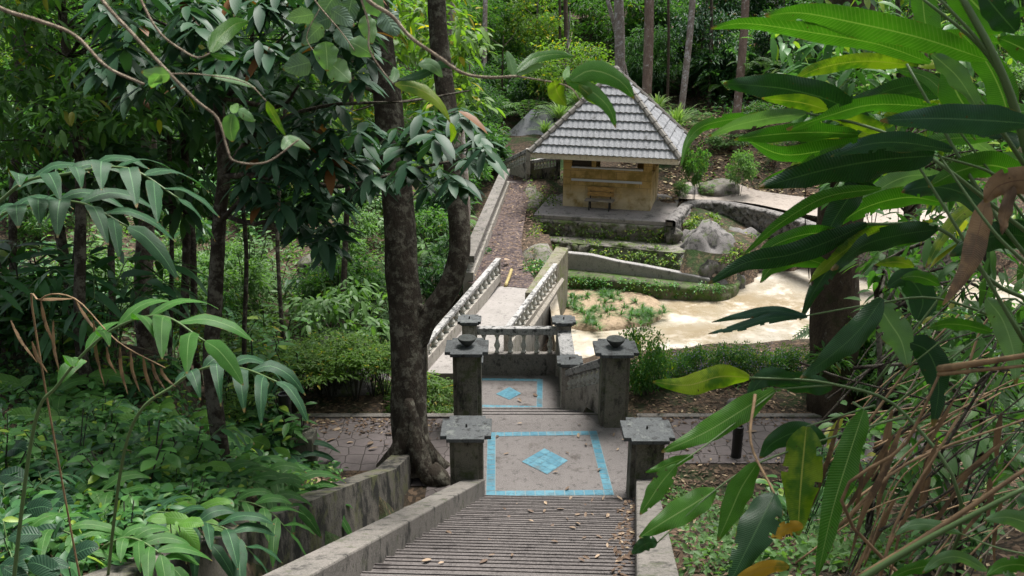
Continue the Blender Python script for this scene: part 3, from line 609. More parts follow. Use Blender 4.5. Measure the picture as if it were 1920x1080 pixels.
# =====================================================================================
# PAVILION AND ITS TERRACES
# =====================================================================================
ZP = -1.0
PL = [onz(1000, 402, ZP), onz(1262, 417, ZP), onz(1279, 352, ZP), onz(1052, 343, ZP)]
PC = sum(PL, Vector()) / 4
MB().prism([(PC.x + (p.x - PC.x) * .97, PC.y + (p.y - PC.y) * .97) for p in PL], -3.2, ZP - .17).build('platform_core', X['rockwall'])['kind'] = 'structure'
tag(MB().prism([(p.x, p.y) for p in PL], ZP - .16, ZP).build('pavilion_platform', X['platform'], bevel=.02), 'flat grey concrete platform under the pavilion', 'platform')
def rough_wall(name, label, pts, z0, z1, mat, stone=.28, amp=.09, th=.4, cat='wall', lean=0):
    """wall along pts (its front on the right hand of the walk), faced with bulging field stones"""
    P = [Vector((p.x, p.y, 0)) for p in pts]; seg = [0]
    for i in range(1, len(P)): seg.append(seg[-1] + (P[i] - P[i - 1]).length)
    L = seg[-1]; nu = max(4, int(L / .055)); nv = max(3, int((max(z1(0), z1(L)) if callable(z1) else z1) - z0) and int(((z1(0) if callable(z1) else z1) - z0) / .055))
    nv = max(nv, 6); r = np.random.default_rng(int(L * 100)); H = (z1(0) if callable(z1) else z1) - z0
    ns = int(L * H / stone ** 2 * 1.3) + 4; S = np.stack([r.random(ns) * L, r.random(ns) * H], 1); off = r.random(ns) * amp * .6
    vs = []
    for j in range(nv + 1):
        for i in range(nu + 1):
            u = L * i / nu; k = max(q for q in range(len(seg) - 1) if seg[q] <= u + 1e-9); f = (u - seg[k]) / (seg[k + 1] - seg[k]); c = P[k].lerp(P[k + 1], f); d = (P[k + 1] - P[k]).normalized(); n = Vector((d.y, -d.x, 0))
            zt = (z1(u) if callable(z1) else z1); z = z0 + (zt - z0) * j / nv; v = H * j / nv
            D = np.hypot(S[:, 0] - u, (S[:, 1] - v) * 1.3); o = np.argsort(D)[:2]; edge = D[o[1]] - D[o[0]]
            b = amp * min(1, edge / (stone * .4)) ** .6 + off[o[0]]
            if j == nv: b *= .4
            c = c + n * (b - lean * j / nv); vs.append((c.x, c.y, z))
    top = []
    for i in range(nu + 1):
        u = L * i / nu; k = max(q for q in range(len(seg) - 1) if seg[q] <= u + 1e-9); f = (u - seg[k]) / (seg[k + 1] - seg[k]); c = P[k].lerp(P[k + 1], f); d = (P[k + 1] - P[k]).normalized(); c = c - Vector((d.y, -d.x, 0)) * (th + lean); top.append((c.x, c.y, z1(u) if callable(z1) else z1))
    mb = MB(); m = nu + 1
    mb.add(vs + top, [(j * m + i, j * m + i + 1, (j + 1) * m + i + 1, (j + 1) * m + i) for j in range(nv + 1) for i in range(nu)])
    lo = [(x, y, z0) for x, y, z in top]; mb.add(top + lo, [(i, i + 1, m + i + 1, m + i) for i in range(nu)])
    return tag(mb.build(name, mat if not isinstance(mat, str) else X[mat], smooth=True), label, cat)
rough_wall('rubble_wall', 'mossy rubble wall directly under the front of the pavilion platform', [PL[0], PL[1]], -2.3, ZP - .165, 'rockwall', th=.08, amp=.1)
rough_wall('rubble_wall', 'mossy rubble wall under the right side of the pavilion platform', [PL[1], PL[2]], -2.2, ZP - .168, 'rockwall', th=.08, amp=.1)
rough_wall('rubble_wall', 'mossy rubble wall under the path side of the pavilion platform', [PL[3], PL[0]], -2.2, ZP - .168, 'rockwall', th=.08, amp=.1)
t1a, t1b = onz(995, 447, -1.75), onz(1280, 473, -1.75)
rough_wall('rubble_wall', 'lower mossy rubble terrace below the pavilion wall, plants in its joints', [t1a + Vector((-.2, .15, 0)), t1a.lerp(t1b, .3) + Vector((0, -.06, 0)), t1a.lerp(t1b, .6) + Vector((0, .04, 0)), t1b + Vector((.3, 0, 0))], -3.1, lambda u: -1.74 + .05 * math.sin(u * 1.9) + .03 * math.sin(u * 5.3), 'rockwall', th=.2, amp=.18, stone=.36, lean=.2)
tc = MB(); tc.prism([(p.x, p.y) for p in (t1a + Vector((-.25, .3, 0)), t1a + Vector((.1, .02, 0)), t1b + Vector((-.1, .02, 0)), t1b + Vector((.25, .3, 0)), PL[1] + Vector((.4, .9, 0)), PL[0] + Vector((-.5, .9, 0)))], -3.2, -1.79); tag(tc.build('terrace_fill', X['rockwall']), kind='structure')
# planter in the pool
p_in = [onz(1062, 549, -3), onz(1180, 556, -3), onz(1300, 563, -3), onz(1350, 563, -3), onz(1378, 553, -3), onz(1385, 535, -3)]
rough_wall('rubble_wall', 'low overgrown plinth at the pool edge under the smooth planter wall', smooth_pts(p_in, 4), -3.02, lambda u: -2.3 - .05 * u, mat_stone('green brown plinth', (.1, .1, .06), (.06, .07, .035), (.025, .025, .02), (.5, .64), moss=(.06, .11, .02), mamt=(.44, .58), scale=1.6), th=2.5, amp=.06, stone=.5)
pm = MB(); tops = [(1064, 474), (1110, 480), (1160, 489), (1215, 500), (1270, 512), (1332, 522)]
fr = [pt(x, y, zc_of(onz(x, 549 + (x - 1062) / 288 * 14, -3)) + .22) for x, y in tops]
for i in range(len(fr) - 1):
    a, b = fr[i], fr[i + 1]; 
vs = []
for i, p in enumerate(fr):
    wv = .03 * math.sin(i * 2.1); vs += [(p.x, p.y, -2.9), (p.x, p.y, p.z + wv), (p.x + .02, p.y + .26, p.z + .01 + wv), (p.x + .02, p.y + .26, -2.9)]
pm.add(vs, [(a * 4 + j, a * 4 + 4 + j, a * 4 + 4 + (j + 1) % 4, a * 4 + (j + 1) % 4) for a in range(len(fr) - 1) for j in range(4)] + [(0, 1, 2, 3), (len(fr) * 4 - 1, len(fr) * 4 - 2, len(fr) * 4 - 3, len(fr) * 4 - 4)])
tag(pm.build('planter_wall', X['plaster'], bevel=.04), 'smooth grey concrete planter wall with worn white edge below the pavilion', 'wall')
# near pool wall with rounded corner
pw = MB(); arc = [Vector((1.35 + 1.0 - 1.0 * math.cos(q), 21.0 - 1.2 * math.sin(q), 0)) for q in np.linspace(0, math.pi / 2, 9)]
inn = [Vector((1.35, 30, 0))] + arc + [Vector((22, 19.8, 0))]; vs = []
for i, p in enumerate(inn):
    o = Vector((-.25, 0, 0)) if i == 0 else (Vector((0, -.25, 0)) if i == len(inn) - 1 else (Vector((-math.cos(np.linspace(0, math.pi / 2, 9)[i - 1]), -math.sin(np.linspace(0, math.pi / 2, 9)[i - 1]), 0)) * .25))
    zt = -1.5 if i < 1 else -1.1; vs += [(p.x, p.y, -3.1), (p.x, p.y, zt), (p.x + o.x, p.y + o.y, zt), (p.x + o.x, p.y + o.y, -3.1)]
pw.add(vs, [(a * 4 + j, a * 4 + 4 + j, a * 4 + 4 + (j + 1) % 4, a * 4 + (j + 1) % 4) for a in range(len(inn) - 1) for j in range(4)])
tag(pw.build('pool_wall', X['pool']), 'cream rounded rim wall of the drained pool beside the landing', 'wall')
# scalloped wall
sw = [onz(1262, 418, -.95), onz(1283, 396, -.95), onz(1302, 383, -.95), onz(1350, 383, -.95), onz(1420, 396, -.95), onz(1490, 414, -.95), onz(1560, 436, -.95), onz(1700, 448, -.95), onz(1800, 455, -.95)]
scal = mat_stone('scalloped stone', (.2, .185, .175), (.12, .115, .11), (.04, .038, .035), (.48, .62), moss=(.09, .11, .05), mamt=(.58, .7), scale=2.5, streak=False, bstr=.8)
rough_wall('scalloped_wall', 'curved wall faced with scalloped grey stones along the far path', smooth_pts(sw, 4), -2.2, -.85, scal, stone=.24, amp=.1, th=.3)
def rock(label, c, s, mat='rock', seed=0, name='rock', sub=3):
    import bmesh
    r = random.Random(seed); bm = bmesh.new(); bmesh.ops.create_icosphere(bm, subdivisions=sub, radius=1)
    from mathutils import noise as mn
    for v in bm.verts:
        p = v.co.copy(); n = mn.noise(p * 1.1 + Vector((seed * 3.1, 0, 0))) * .38 + mn.noise(p * 2.7 + Vector((0, seed * 1.7, 0))) * .2 - abs(mn.noise(p * 4.3 + Vector((0, seed * .7, 0)))) * .16 + mn.noise(p * 9 + Vector((0, 0, seed))) * .06
        v.co = Vector((p.x * s[0], p.y * s[1], p.z * s[2])) * (1 + n)
    me = bpy.data.meshes.new(name); bm.to_mesh(me); bm.free(); me.polygons.foreach_set('use_smooth', [True] * len(me.polygons))
    return tag(link(name, me, X[mat], None, c), label, 'rock')
p = onz(1326, 508, -2.6); rock('big pale boulder sloping into the pool beside the planter wall', (p.x + .1, p.y + .55, -2.75), (1.45, 1.3, 2.0), seed=33, sub=4)
p = onz(1385, 470, -2.2); rock('smaller boulder on the right flank of the big pale boulder', (p.x + .1, p.y + .6, -2.7), (1.3, 1.1, 1.15), seed=5, sub=4)
p = pt(1300, 492, 32.5); rock('mossy grey boulder wedged behind the end of the planter wall', (p.x, p.y + .05, -2.45), (.75, .55, .6), seed=19, sub=4)
p = pt(1338, 508, 32.1); rock('sloping grey boulder face joining the end of the planter wall', (p.x, p.y + .1, -2.75), (1.15, .85, 1.05), seed=17, sub=4)
p = onz(1350, 330, -.1); rock('dark mossy boulder on the litter slope right of the pavilion', (p.x, p.y, gz(p.x, p.y) + .1), (.9, .7, .5), mat='rockwall', seed=8)
p = onz(1305, 345, -.5); rock('low stone by the shrub at the right corner of the pavilion', (p.x, p.y, gz(p.x, p.y)), (.7, .6, .4), mat='rock', seed=9)
p = PL[1]; rock('mossy corner stone under the right front corner of the pavilion platform', (p.x + .05, p.y + .1, -1.55), (.35, .4, .42), mat='rockwall', seed=41)
p = onz(985, 490, -1.3); rock('mossy mound of stone at the left end of the terraces', (p.x + .45, p.y + .5, -1.75), (.75, 1.1, .75), mat='rockwall', seed=12)
p = onz(1015, 350, -1); rock('mossy rock bank between dirt path and platform', (p.x - .5, p.y - 1.2, -1.35), (.6, 2.6, .55), mat='rockwall', seed=14)
for px, py, s, sd2, lb in ((655, 755, .5, 21, 'rounded grey stone at the far kerb of the paved path'), (840, 770, .42, 22, 'dark stone at the foot of the bowl pillar by the forked tree'), (600, 690, .6, 23, 'pale boulder among the thin shrubs beyond the path'), (690, 690, .45, 24, 'pale stone left of the forked trunk beyond the path'), (640, 630, .8, 25, 'reddish brown boulder in the stream gully'), (600, 480, .9, 26, 'dark boulder under the fallen log in the gully'), (1390, 790, .3, 27, 'flat stone at the right edge of the paved path')):
    p = onz(px, py, -.3 if py > 660 else -2.2); rock(lb, (p.x, p.y, gz(p.x, p.y) + s * .15), (s, s * .7, s * .5), mat='rock' if sd2 in (21, 23, 24, 27) else 'rockwall', seed=sd2)

# pavilion in its own frame: u along the front wall, v into the depth
FL, FR_ = onz(1055, 386, ZP), onz(1219, 396, ZP)
ang = math.atan2(FR_.y - FL.y, FR_.x - FL.x); Wd = (FR_ - FL).length; Dp = Wd * .78
pav = thing('pavilion', 'square ochre block pavilion with steep grey tiled hip roof', 'pavilion', FL, ang)
Hw = 2.35; wt = .16
wl = MB()
def wallbox(x0, x1, y0, y1, z0, z1): wl.box(x0, x1, y0, y1, z0, z1)
# front wall with a long open slot under the eaves and a thin pale strip below
wallbox(0, Wd, 0, wt, 0, 1.62); wallbox(0, .34, 0, wt, 1.62, Hw); wallbox(Wd - .34, Wd, 0, wt, 1.62, Hw); wallbox(1.15, 1.32, 0.0, wt, 1.62, 2.1); wallbox(.34, Wd - .34, 0, wt, 2.1, Hw)
wallbox(0, wt, wt, Dp, 0, 1.4); wallbox(0, wt, Dp - .3, Dp, 1.4, Hw); wallbox(Wd - wt, Wd, wt, Dp, 0, 1.4); wallbox(Wd - wt, Wd, Dp - .3, Dp, 1.4, Hw); wallbox(Wd - wt, Wd, Dp * .48, Dp * .56, 1.4, Hw); wallbox(0, wt, Dp * .48, Dp * .56, 1.4, Hw)
wallbox(wt, Wd * .3, Dp - wt, Dp, 0, Hw); wallbox(Wd * .75, Wd - wt, Dp - wt, Dp, 0, Hw); wallbox(Wd * .3, Wd * .75, Dp - wt, Dp, 0, 1.0)
wl.build('wall', X['ochre'], pav)
sb = MB(); sb.box(.34, Wd - .36, -.04, wt + .03, 1.6, 1.66); sb.build('window_sill', X['white'], pav)
ss = MB(); ss.box(.34, Wd - .38, -.035, -.003, 1.08, 1.17); ss.build('ledge_strip', X['white'], pav)
dk = MB(); dk.box(.36, 1.13, .06, .1, 1.67, 2.09); dk.build('slot_shade', X['dark'], pav)  # near-black panel: interior shade behind the open slot, put in as colour
OV = 1.08; EZ = 2.32; x0, x1, y0, y1 = -OV, Wd + OV, -OV, Dp + OV; cx, cy = Wd / 2, Dp / 2; AZ = EZ + 3.0
fa = MB()
for (ax, ay, bx, by) in ((x0, y0, x1, y0), (x1, y0, x1, y1), (x1, y1, x0, y1), (x0, y1, x0, y0)):
    d = Vector((bx - ax, by - ay, 0)).normalized(); n = Vector((-d.y, d.x, 0)) * .05; fa.prism([(ax, ay), (bx - d.x * .05, by - d.y * .05), (bx - d.x * .05 + n.x, by - d.y * .05 + n.y), (ax + n.x, ay + n.y)], EZ - .2, EZ + .0)
fa.build('fascia', X['fascia'], pav)
so_ = MB(); so_.box(x0 + .06, x1 - .06, y0 + .06, y1 - .06, EZ - .1, EZ - .06); so_.build('soffit', X['fascia'], pav)
def roof_face(A, B, C):
    """rows of barrel tiles between eave A-B and apex C; each row steps over the one below"""
    mb = MB(); rows = 10; up = (C - (A + B) / 2); n = (B - A).cross(up).normalized(); L = (B - A).length; ex = (B - A) / L
    for r in range(rows):
        f0, f1 = r / rows, min(1, (r + 1.12) / rows)
        a0, b0 = L / 2 * f0, L - L / 2 * f0; a1, b1 = L / 2 * f1, L - L / 2 * f1
        m = max(3, int((b0 - a0) / .042)); 
        lo, mi_, hi = [], [], []
        for i in range(m + 1):
            s0 = a0 + (b0 - a0) * i / m; s1 = min(max(s0, a1), b1); w = math.sin(2 * math.pi * s0 / .22); h = .032 * (w if w > 0 else w * .5)
            base = A + up * f0 + ex * s0
            lo.append(base + n * (h + .01)); mi_.append(base + n * (h + .075)); hi.append(A + up * f1 + ex * s1 + n * (h * .8 + .012))
        k = m + 1; mb.add(lo + mi_ + hi, [(i, i + 1, k + i + 1, k + i) for i in range(m)] + [(k + i, k + i + 1, 2 * k + i + 1, 2 * k + i) for i in range(m)])
    return mb
ap = Vector((cx, cy, AZ)); e = .06; cs = [Vector((x0 - e, y0 - e, EZ)), Vector((x1 + e, y0 - e, EZ)), Vector((x1 + e, y1 + e, EZ)), Vector((x0 - e, y1 + e, EZ))]
rf = MB()
for i in range(4):
    m = roof_face(cs[i], cs[(i + 1) % 4], ap); rf.add(m.v, m.f)
roof = rf.build('roof', X['roof'], pav)
for i in range(4):
    hp = MB(); K = 13; a = cs[i]
    for k in range(K):
        p0 = a.lerp(ap, k / K) + Vector((0, 0, .05)); p1 = a.lerp(ap, (k + 1.1) / K) + Vector((0, 0, .05)); hp.tube([p0, p1], [.135, .105], 8)
    hp.build('hip_ridge', X['ridge'], roof, smooth=False)
fin = MB(); fin.lathe([(.2, -.1), (.17, .1), (.08, .18), (0, .2)], 8); fin.build('apex_cap', X['ridge'], roof, (cx, cy, AZ))
# bench in front of it
bp = Vector((FL.x + math.cos(ang) * Wd * .44 + math.sin(ang) * .32, FL.y + math.sin(ang) * Wd * .44 - math.cos(ang) * .32, ZP)); bench = thing('bench', 'weathered bench with two yellow back planks against the pavilion front', 'bench', bp + Vector((0, .0, 0)), ang)
m = MB(); m.box(-.58, .58, -.24, .16, .38, .44); m.build('seat', X['oldwood'], bench, bevel=.008)
for z0 in (.52, .73):
    m = MB(); m.box(-.52, .54, .15, .19, z0, z0 + .18); m.build('back_plank', X['wood'], bench, bevel=.006)
for sx in (-.4, .4):
    m = MB(); m.tube([(sx, -.16, 0), (sx, -.12, .38)], .03, 6); m.tube([(sx, .22, 0), (sx, .16, .4), (sx, .21, .88)], .028, 6); m.build('leg', X['black'], bench)
# second roof behind
q = onz(985, 268, .9); q.y = q.y
sp_ = pt(1003, 268, 47); hut = thing('shelter', 'small open shelter with plain grey roof behind the balustrades', 'shelter', (sp_.x, sp_.y, sp_.z - 2.0), R(-20))
m = MB(); zz = 2.0
m.add([(-1.7, -1.5, zz), (1.7, -1.5, zz), (1.7, 1.5, zz), (-1.7, 1.5, zz), (-.2, 0, zz + 1.75), (.9, 0, zz + 1.75)], [(0, 1, 5, 4), (1, 2, 5), (2, 3, 4, 5), (3, 0, 4)]); m.add([(x, y, z - .1) for x, y, z in m.v[:4]] + m.v[:4], [(3, 2, 1, 0), (0, 1, 5, 4), (1, 2, 6, 5), (2, 3, 7, 6), (3, 0, 4, 7)])
m.build('roof', X['rust'] if False else mat_stone('shelter sheet roof', (.3, .3, .32), (.22, .22, .23), (.09, .08, .07), (.55, .7), scale=1.2), hut)
for a in (-1.4, 1.4):
    for b in (-1.2, 1.2): MB().box(a - .08, a + .08, b - .08, b + .08, -1.5, 2.0).build('post', X['pale'], hut)

# small furniture of the path
def bollard(label, p, h, r):
    t = thing('path_light', label, 'bollard', p); m = MB(); m.lathe([(r, -.3), (r, h), (r * .8, h), (r * .75, h - .04), (0, h - .05)], 18); m.build('tube', X['black'], t, smooth=False)
    m = MB(); m.lathe([(r * 1.06, h * .72), (r * 1.08, h * .73), (r * 1.08, h * .79), (r * 1.06, h * .8)], 18); m.build('collar', X['black'], t); return t
p = onz(1380, 856, 0); bollard('short black path light standing in leaf litter right of the stairs', (p.x, p.y, gz(p.x, p.y)), top_at(p, 799) - gz(p.x, p.y), .085)
p = onz(539, 812, .3); bollard('black path light half hidden by shrubs on the left bank', (p.x, p.y, .25), top_at(p, 738) - .25, .1)
p = onz(575, 868, 0); m = MB(); m.box(-.2, .17, -.2, .2, -.3, top_at(p, 812)); tag(m.build('stone_block', X['pillar'], None, (p.x, p.y, 0), bevel=.02), 'squat stone block at the corner of the paved path', 'stone block')
# island of mud in the pool
isl = MB(); ip = [(1036, 606), (1042, 575), (1058, 543), (1120, 538), (1200, 546), (1238, 570), (1243, 592), (1222, 608), (1165, 618), (1110, 622), (1070, 616)]
ring = smooth_pts([onz(x, y, -3) for x, y in ip] + [onz(*ip[0], -3)], 4)[:-1]; cc = sum(ring, Vector()) / len(ring); vs = []; n = len(ring)
for k, (f, h) in enumerate(((1, -.03), (.97, .1), (.85, .17), (.6, .22), (.3, .24))):
    for i, p in enumerate(ring): v = cc.lerp(p, f); vs.append((v.x, v.y, -3 + h + random.uniform(-.02, .03)))
isl.add(vs, [(k * n + i, k * n + (i + 1) % n, (k + 1) * n + (i + 1) % n, (k + 1) * n + i) for k in range(4) for i in range(n)] + [tuple(4 * n + i for i in range(n))])
tag(isl.build('mud_island', X['mud'], smooth=True), kind='structure')
# =====================================================================================
# VEGETATION
# =====================================================================================
def hit(px, py, z0=0):
    """where the line of sight through a pixel meets the ground"""
    v = (py - 540) / FPX; u = (px - 960) / FPX; zc = _ZC; x = zc * u; y = zc * (CP - v * SP); z = CAMZ - zc * (SP + v * CP)
    g = ground(x, y); k = np.nonzero(z < g + z0)[0]
    return pt(px, py, zc[k[0]]) if len(k) else pt(px, py, 60)
_ZC = np.concatenate([np.arange(2, 30, .1), np.arange(30, 110, .3)])
def crown_mesh(name, n, per, L, W, mat, rad=(.22, .34), squash=(1, 1, .8), low=0, shape=0, shell=.55, droop=.35, flat=.5, upness=.75):
    c = rand_unit(n) * (shell + (1 - shell) * rng.random((n, 1))) * .78; c *= np.array(squash)
    if low: c[:, 2] -= low * rng.random(n)
    V, F = cluster_leaves(c, rng.uniform(*rad, n), per, L, W, shape, flat, droop, upness)
    return mesh_np(name, V, F, [mat])
def add_crown(parent, me, c, s, rz=0, name='crown'):
    o = link(name, me, None, parent, c); o.scale = s if isinstance(s, tuple) else (s, s, s); o.rotation_euler = (0, 0, rz); return o

# ---- whole-tree kinds for the forest beyond the pavilion: trunk with limbs, crown from near the ground up ----
CR = {
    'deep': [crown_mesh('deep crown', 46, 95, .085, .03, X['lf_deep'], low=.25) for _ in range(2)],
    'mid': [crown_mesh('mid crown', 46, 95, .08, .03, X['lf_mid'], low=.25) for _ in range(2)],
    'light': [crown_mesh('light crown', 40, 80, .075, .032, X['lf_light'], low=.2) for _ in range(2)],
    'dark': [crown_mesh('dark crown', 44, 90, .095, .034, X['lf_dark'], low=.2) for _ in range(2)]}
BARK = {'deep': 'bark_brown', 'mid': 'bark_brown', 'light': 'bark_pale', 'dark': 'bark_dark'}
def trunk_mesh(name, H, r, mat, bend=.03, limbs=5, n=8, spread=.3, lmin=.35):
    mb = MB(); ph = random.uniform(0, 6); P = [Vector((bend * H * math.sin(i * .5 + ph) * i / 8, bend * H * math.cos(i * .4 + ph) * i / 8, H * i / 8)) for i in range(9)]
    mb.tube(P, [r * (1.5 if i == 0 else 1.1 - .075 * i) for i in range(9)], n, wob=.06)
    for k in range(limbs):
        f = random.uniform(lmin, .95); a = random.uniform(0, 6.28); b = P[int(f * 8)]; q = H * spread * random.uniform(.6, 1)
        mb.tube(smooth_pts([b, b + Vector((math.cos(a) * q * .5, math.sin(a) * q * .5, q * .25)), b + Vector((math.cos(a) * q, math.sin(a) * q, q * .6))], 3), [r * .4, r * .36, r * .3, r * .25, r * .2, r * .15, r * .1], 5)
    me = mb.mesh(name, True); me.materials.append(X[mat]); return me
TR = {k: [trunk_mesh('forest trunk', 8, .14, BARK[k]) for _ in range(2)] for k in CR}
def forest_tree(kind, x, y, H, rad, label, group, name='forest_tree', sq=1.0):
    z = gz(x, y); t = thing(name, label, 'tree', (x, y, z - .1), random.uniform(0, 6.28), group)
    s = H / 8; o = link('trunk', random.choice(TR[kind]), None, t); o.scale = (s * .8, s * .8, s)
    add_crown(t, random.choice(CR[kind]), (0, 0, H * .55), (rad, rad, H * .52 * sq)); return t
FL_LAB = {'deep': 'dark blue-green leafy tree', 'mid': 'mid green leafy tree', 'light': 'sunlit yellow-green leafy tree', 'dark': 'blackish glossy-leaved tree'}
rr = random.Random(11)
def forest_rows():
    rows = [(41.5, 3.2, 4.2), (45, 4.5, 5.2), (50, 5.5, 6.0), (56, 6.5, 6.5), (64, 8, 7.5), (75, 10, 9)]
    for y0, H0, step in rows:
        x = -y0 * .66
        while x < y0 * .66:
            xx = x + rr.uniform(-1, 1); yy = y0 + rr.uniform(-1.6, 1.6); x += step * .6
            zc = yy * CP + (CAMZ - gz(xx, yy)) * SP; px = 960 + FPX * xx / zc
            # keep the pavilion, the path and the litter slope on its right clear
            if y0 < 47 and 930 < px < 1640: continue
            if y0 < 47 and 1290 < px < 1520: continue
            if y0 < 43 and px > 700: continue
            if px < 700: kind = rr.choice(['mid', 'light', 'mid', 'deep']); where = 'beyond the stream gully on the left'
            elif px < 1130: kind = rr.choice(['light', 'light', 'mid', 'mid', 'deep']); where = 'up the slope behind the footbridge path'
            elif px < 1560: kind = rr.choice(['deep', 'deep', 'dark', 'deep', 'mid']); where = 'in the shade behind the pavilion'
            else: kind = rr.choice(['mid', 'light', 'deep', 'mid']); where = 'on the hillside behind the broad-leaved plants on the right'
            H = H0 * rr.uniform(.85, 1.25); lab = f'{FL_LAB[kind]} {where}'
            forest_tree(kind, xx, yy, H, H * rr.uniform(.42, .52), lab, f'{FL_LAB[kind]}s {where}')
forest_rows()

# ---- tall trunks whose crowns are above the picture ----
HIGH = crown_mesh('high crown', 40, 90, .07, .028, X['lf_mid'], squash=(1, 1, .5))
def tall_tree(name, label, pts, rad, mat, crown_z, crown_r, group=None, n=12, extra=None, wob=.05):
    base = Vector(pts[0]); t = thing(name, label, 'tree', base, 0, group)
    P = smooth_pts([Vector(p) - base for p in pts], 4); top = P[-1]; k = len(P)
    rads = [rad[0] + (rad[1] - rad[0]) * i / (k - 1) for i in range(k)]; rads[0] *= 1.25
    mb = MB(); mb.tube(P, rads, n, wob=wob)
    for a in range(6):
        q = a * 1.05; mb.tube(smooth_pts([top - Vector((0, 0, .3)), top + Vector((math.cos(q) * crown_r * .35, math.sin(q) * crown_r * .35, crown_r * .2)), top + Vector((math.cos(q) * crown_r * .8, math.sin(q) * crown_r * .8, crown_r * .35))], 3), [rads[-1] * .6 * (1 - i / 8) for i in range(7)], 6)
    if extra: extra(mb, base)
    mb.build('trunk', X[mat], t, smooth=True)
    if crown_r: add_crown(t, HIGH, tuple(top + Vector((0, 0, crown_r * .25))), crown_r)
    return t
def bg_trunk(px0, py0, px1, wpx, zc, mat, label, H=16):
    a = pt(px0, py0, zc); b = pt(px1, -10, zc); g = gz(a.x, a.y); d = (b - a) / max(b.z - a.z, .1)
    base = a + d * (g - .2 - a.z); top = a + d * (H - a.z); r = wpx / FPX * zc / 2
    tall_tree('tall_tree', label, [base, base.lerp(top, .33) + Vector((.08, 0, 0)), base.lerp(top, .66) - Vector((.06, 0, 0)), top], (r * 1.08, r * .85), mat, H, 2.8)
bg_trunk(1160, 130, 1158, 19, 44, 'bark_pale', 'pale straight trunk rising right behind the roof apex')
bg_trunk(1152, 60, 1135, 8, 44.5, 'bark_pale', 'thin pale trunk leaning beside the straight trunk behind the roof apex')
bg_trunk(1210, 185, 1216, 18, 42, 'bark_red', 'thick mottled brown trunk just right of the roof apex')
bg_trunk(1277, 195, 1298, 12, 42, 'bark_pale', 'slender whitish trunk leaning right behind the strap-leaved plant')
bg_trunk(1384, 160, 1397, 15, 41, 'bark_red', 'pinkish brown trunk at the top of the litter slope')
bg_trunk(1060, 120, 1058, 8, 52, 'bark_brown', 'thin dark trunk among sunlit leaves left of the pavilion roof')
bg_trunk(1048, 95, 1047, 5, 53, 'bark_brown', 'very thin trunk beside the thin dark trunk in sunlit leaves')
bg_trunk(1250, 195, 1251, 5, 43, 'bark_brown', 'thin brown pole stem in the dark gap behind the pavilion')
bg_trunk(1330, 130, 1332, 6, 47, 'bark_dark', 'thin dark stem in the shade above the litter slope')
bg_trunk(905, 150, 908, 9, 50, 'bark_pale', 'thin greyish trunk right behind the forked tree')
# right vine-clad trunk
p = hit(1562, 770); zc = zc_of(p)
tall_tree('vine_clad_tree', 'massive brown trunk on the right standing at the path edge, hung with creepers', [p - Vector((0, 0, .2)), pt(1566, 560, zc), pt(1575, 380, zc), pt(1590, 180, zc), pt(1596, -30, zc), pt(1604, -500, zc)], (.44, .36), 'bark_brown', 14, 4.5, n=18, wob=.08)
# forked tree
p = onz(772, 888, -.02); zf = zc_of(p)
def fork(mb, base):
    q = [pt(778, 640, zf), pt(800, 600, zf), pt(838, 545, zf - .05), pt(862, 470, zf - .1), pt(852, 330, zf - .1), pt(838, 200, zf), pt(822, 60, zf + .1), pt(818, -120, zf + .2), pt(822, -420, zf + .5)]
    P = smooth_pts([a - base for a in q], 4); k = len(P); mb.tube(P, [.2 - .065 * i / k for i in range(k)], 14, wob=.05)
    [mb.tube(smooth_pts([Vector((.0, .06, 1.3)), Vector((.1 * math.cos(q_), .1 * math.sin(q_), .7)), Vector((.34 * math.cos(q_), .34 * math.sin(q_), .2)), Vector((.68 * math.cos(q_ + .15), .68 * math.sin(q_ + .15), -.12))], 4), [.07 + .12 * math.sin(j_ / 12 * 2.6) - .004 * j_ for j_ in range(13)], 9, wob=.06) for q_ in (.3, 1.5, 2.6, 3.6, 5.5)]; mb.tube([Vector((.32, -.2, .15)), Vector((.5, -.3, .06)), Vector((.62, -.34, -.08))], [.2, .17, .1], 8)
    r = pt(785, 590, zf) - base; mb.tube([r, r + Vector((.05, -.1, .2))], [.12, .05], 6)
    for a in ((pt(722, 150, zf), pt(690, 70, zf - .4), pt(590, 60, zf - 1.0)), (pt(722, 180, zf), pt(680, 160, zf - .4), pt(600, 140, zf - .8))):
        P = smooth_pts([v - base for v in a], 4); mb.tube(P, [.07 - .005 * i for i in range(len(P))], 7)
tall_tree('forked_tree', 'big dark trunk forking low above the left gate pillar, one limb sweeping right', [p, pt(768, 760, zf), pt(762, 600, zf), pt(752, 480, zf), pt(743, 340, zf), pt(727, 200, zf), pt(708, 40, zf), pt(700, -120, zf), pt(690, -450, zf)], (.31, .19), 'bark_dark', 14, 4.6, n=16, extra=fork, wob=.045)
# left dark stems
def left_trunk(pxs, w0, w1, zc, label, mat='bark_dark', H=13, cr=4, name='slender_tree'):
    P = [pt(x, y, zc) for x, y in pxs]; b = P[0]; P = [Vector((b.x, b.y, gz(b.x, b.y) - .2))] + P; d = (P[-1] - P[-2]).normalized(); d.z = max(d.z, .5); P.append(P[-1] + d * max(1, (H - P[-1].z) / d.z))
    k = zc / FPX / 2; tall_tree(name, label, P, (w0 * k, w1 * k), mat, H, cr)
left_trunk([(268, 575), (274, 400), (278, 240), (276, 60), (270, -20)], 36, 26, 22, 'dark straight trunk behind the ginger fronds, left of the thin twin stems', cr=5)
left_trunk([(365, 640), (362, 480), (352, 300), (345, 100), (330, -20)], 13, 13, 18, 'thin crooked dark stem between the two thicker dark trunks on the left')
left_trunk([(70, 190), (52, 110), (36, 20), (30, -30)], 20, 17, 16, 'thin dark trunk leaning left at the top left of the forest')
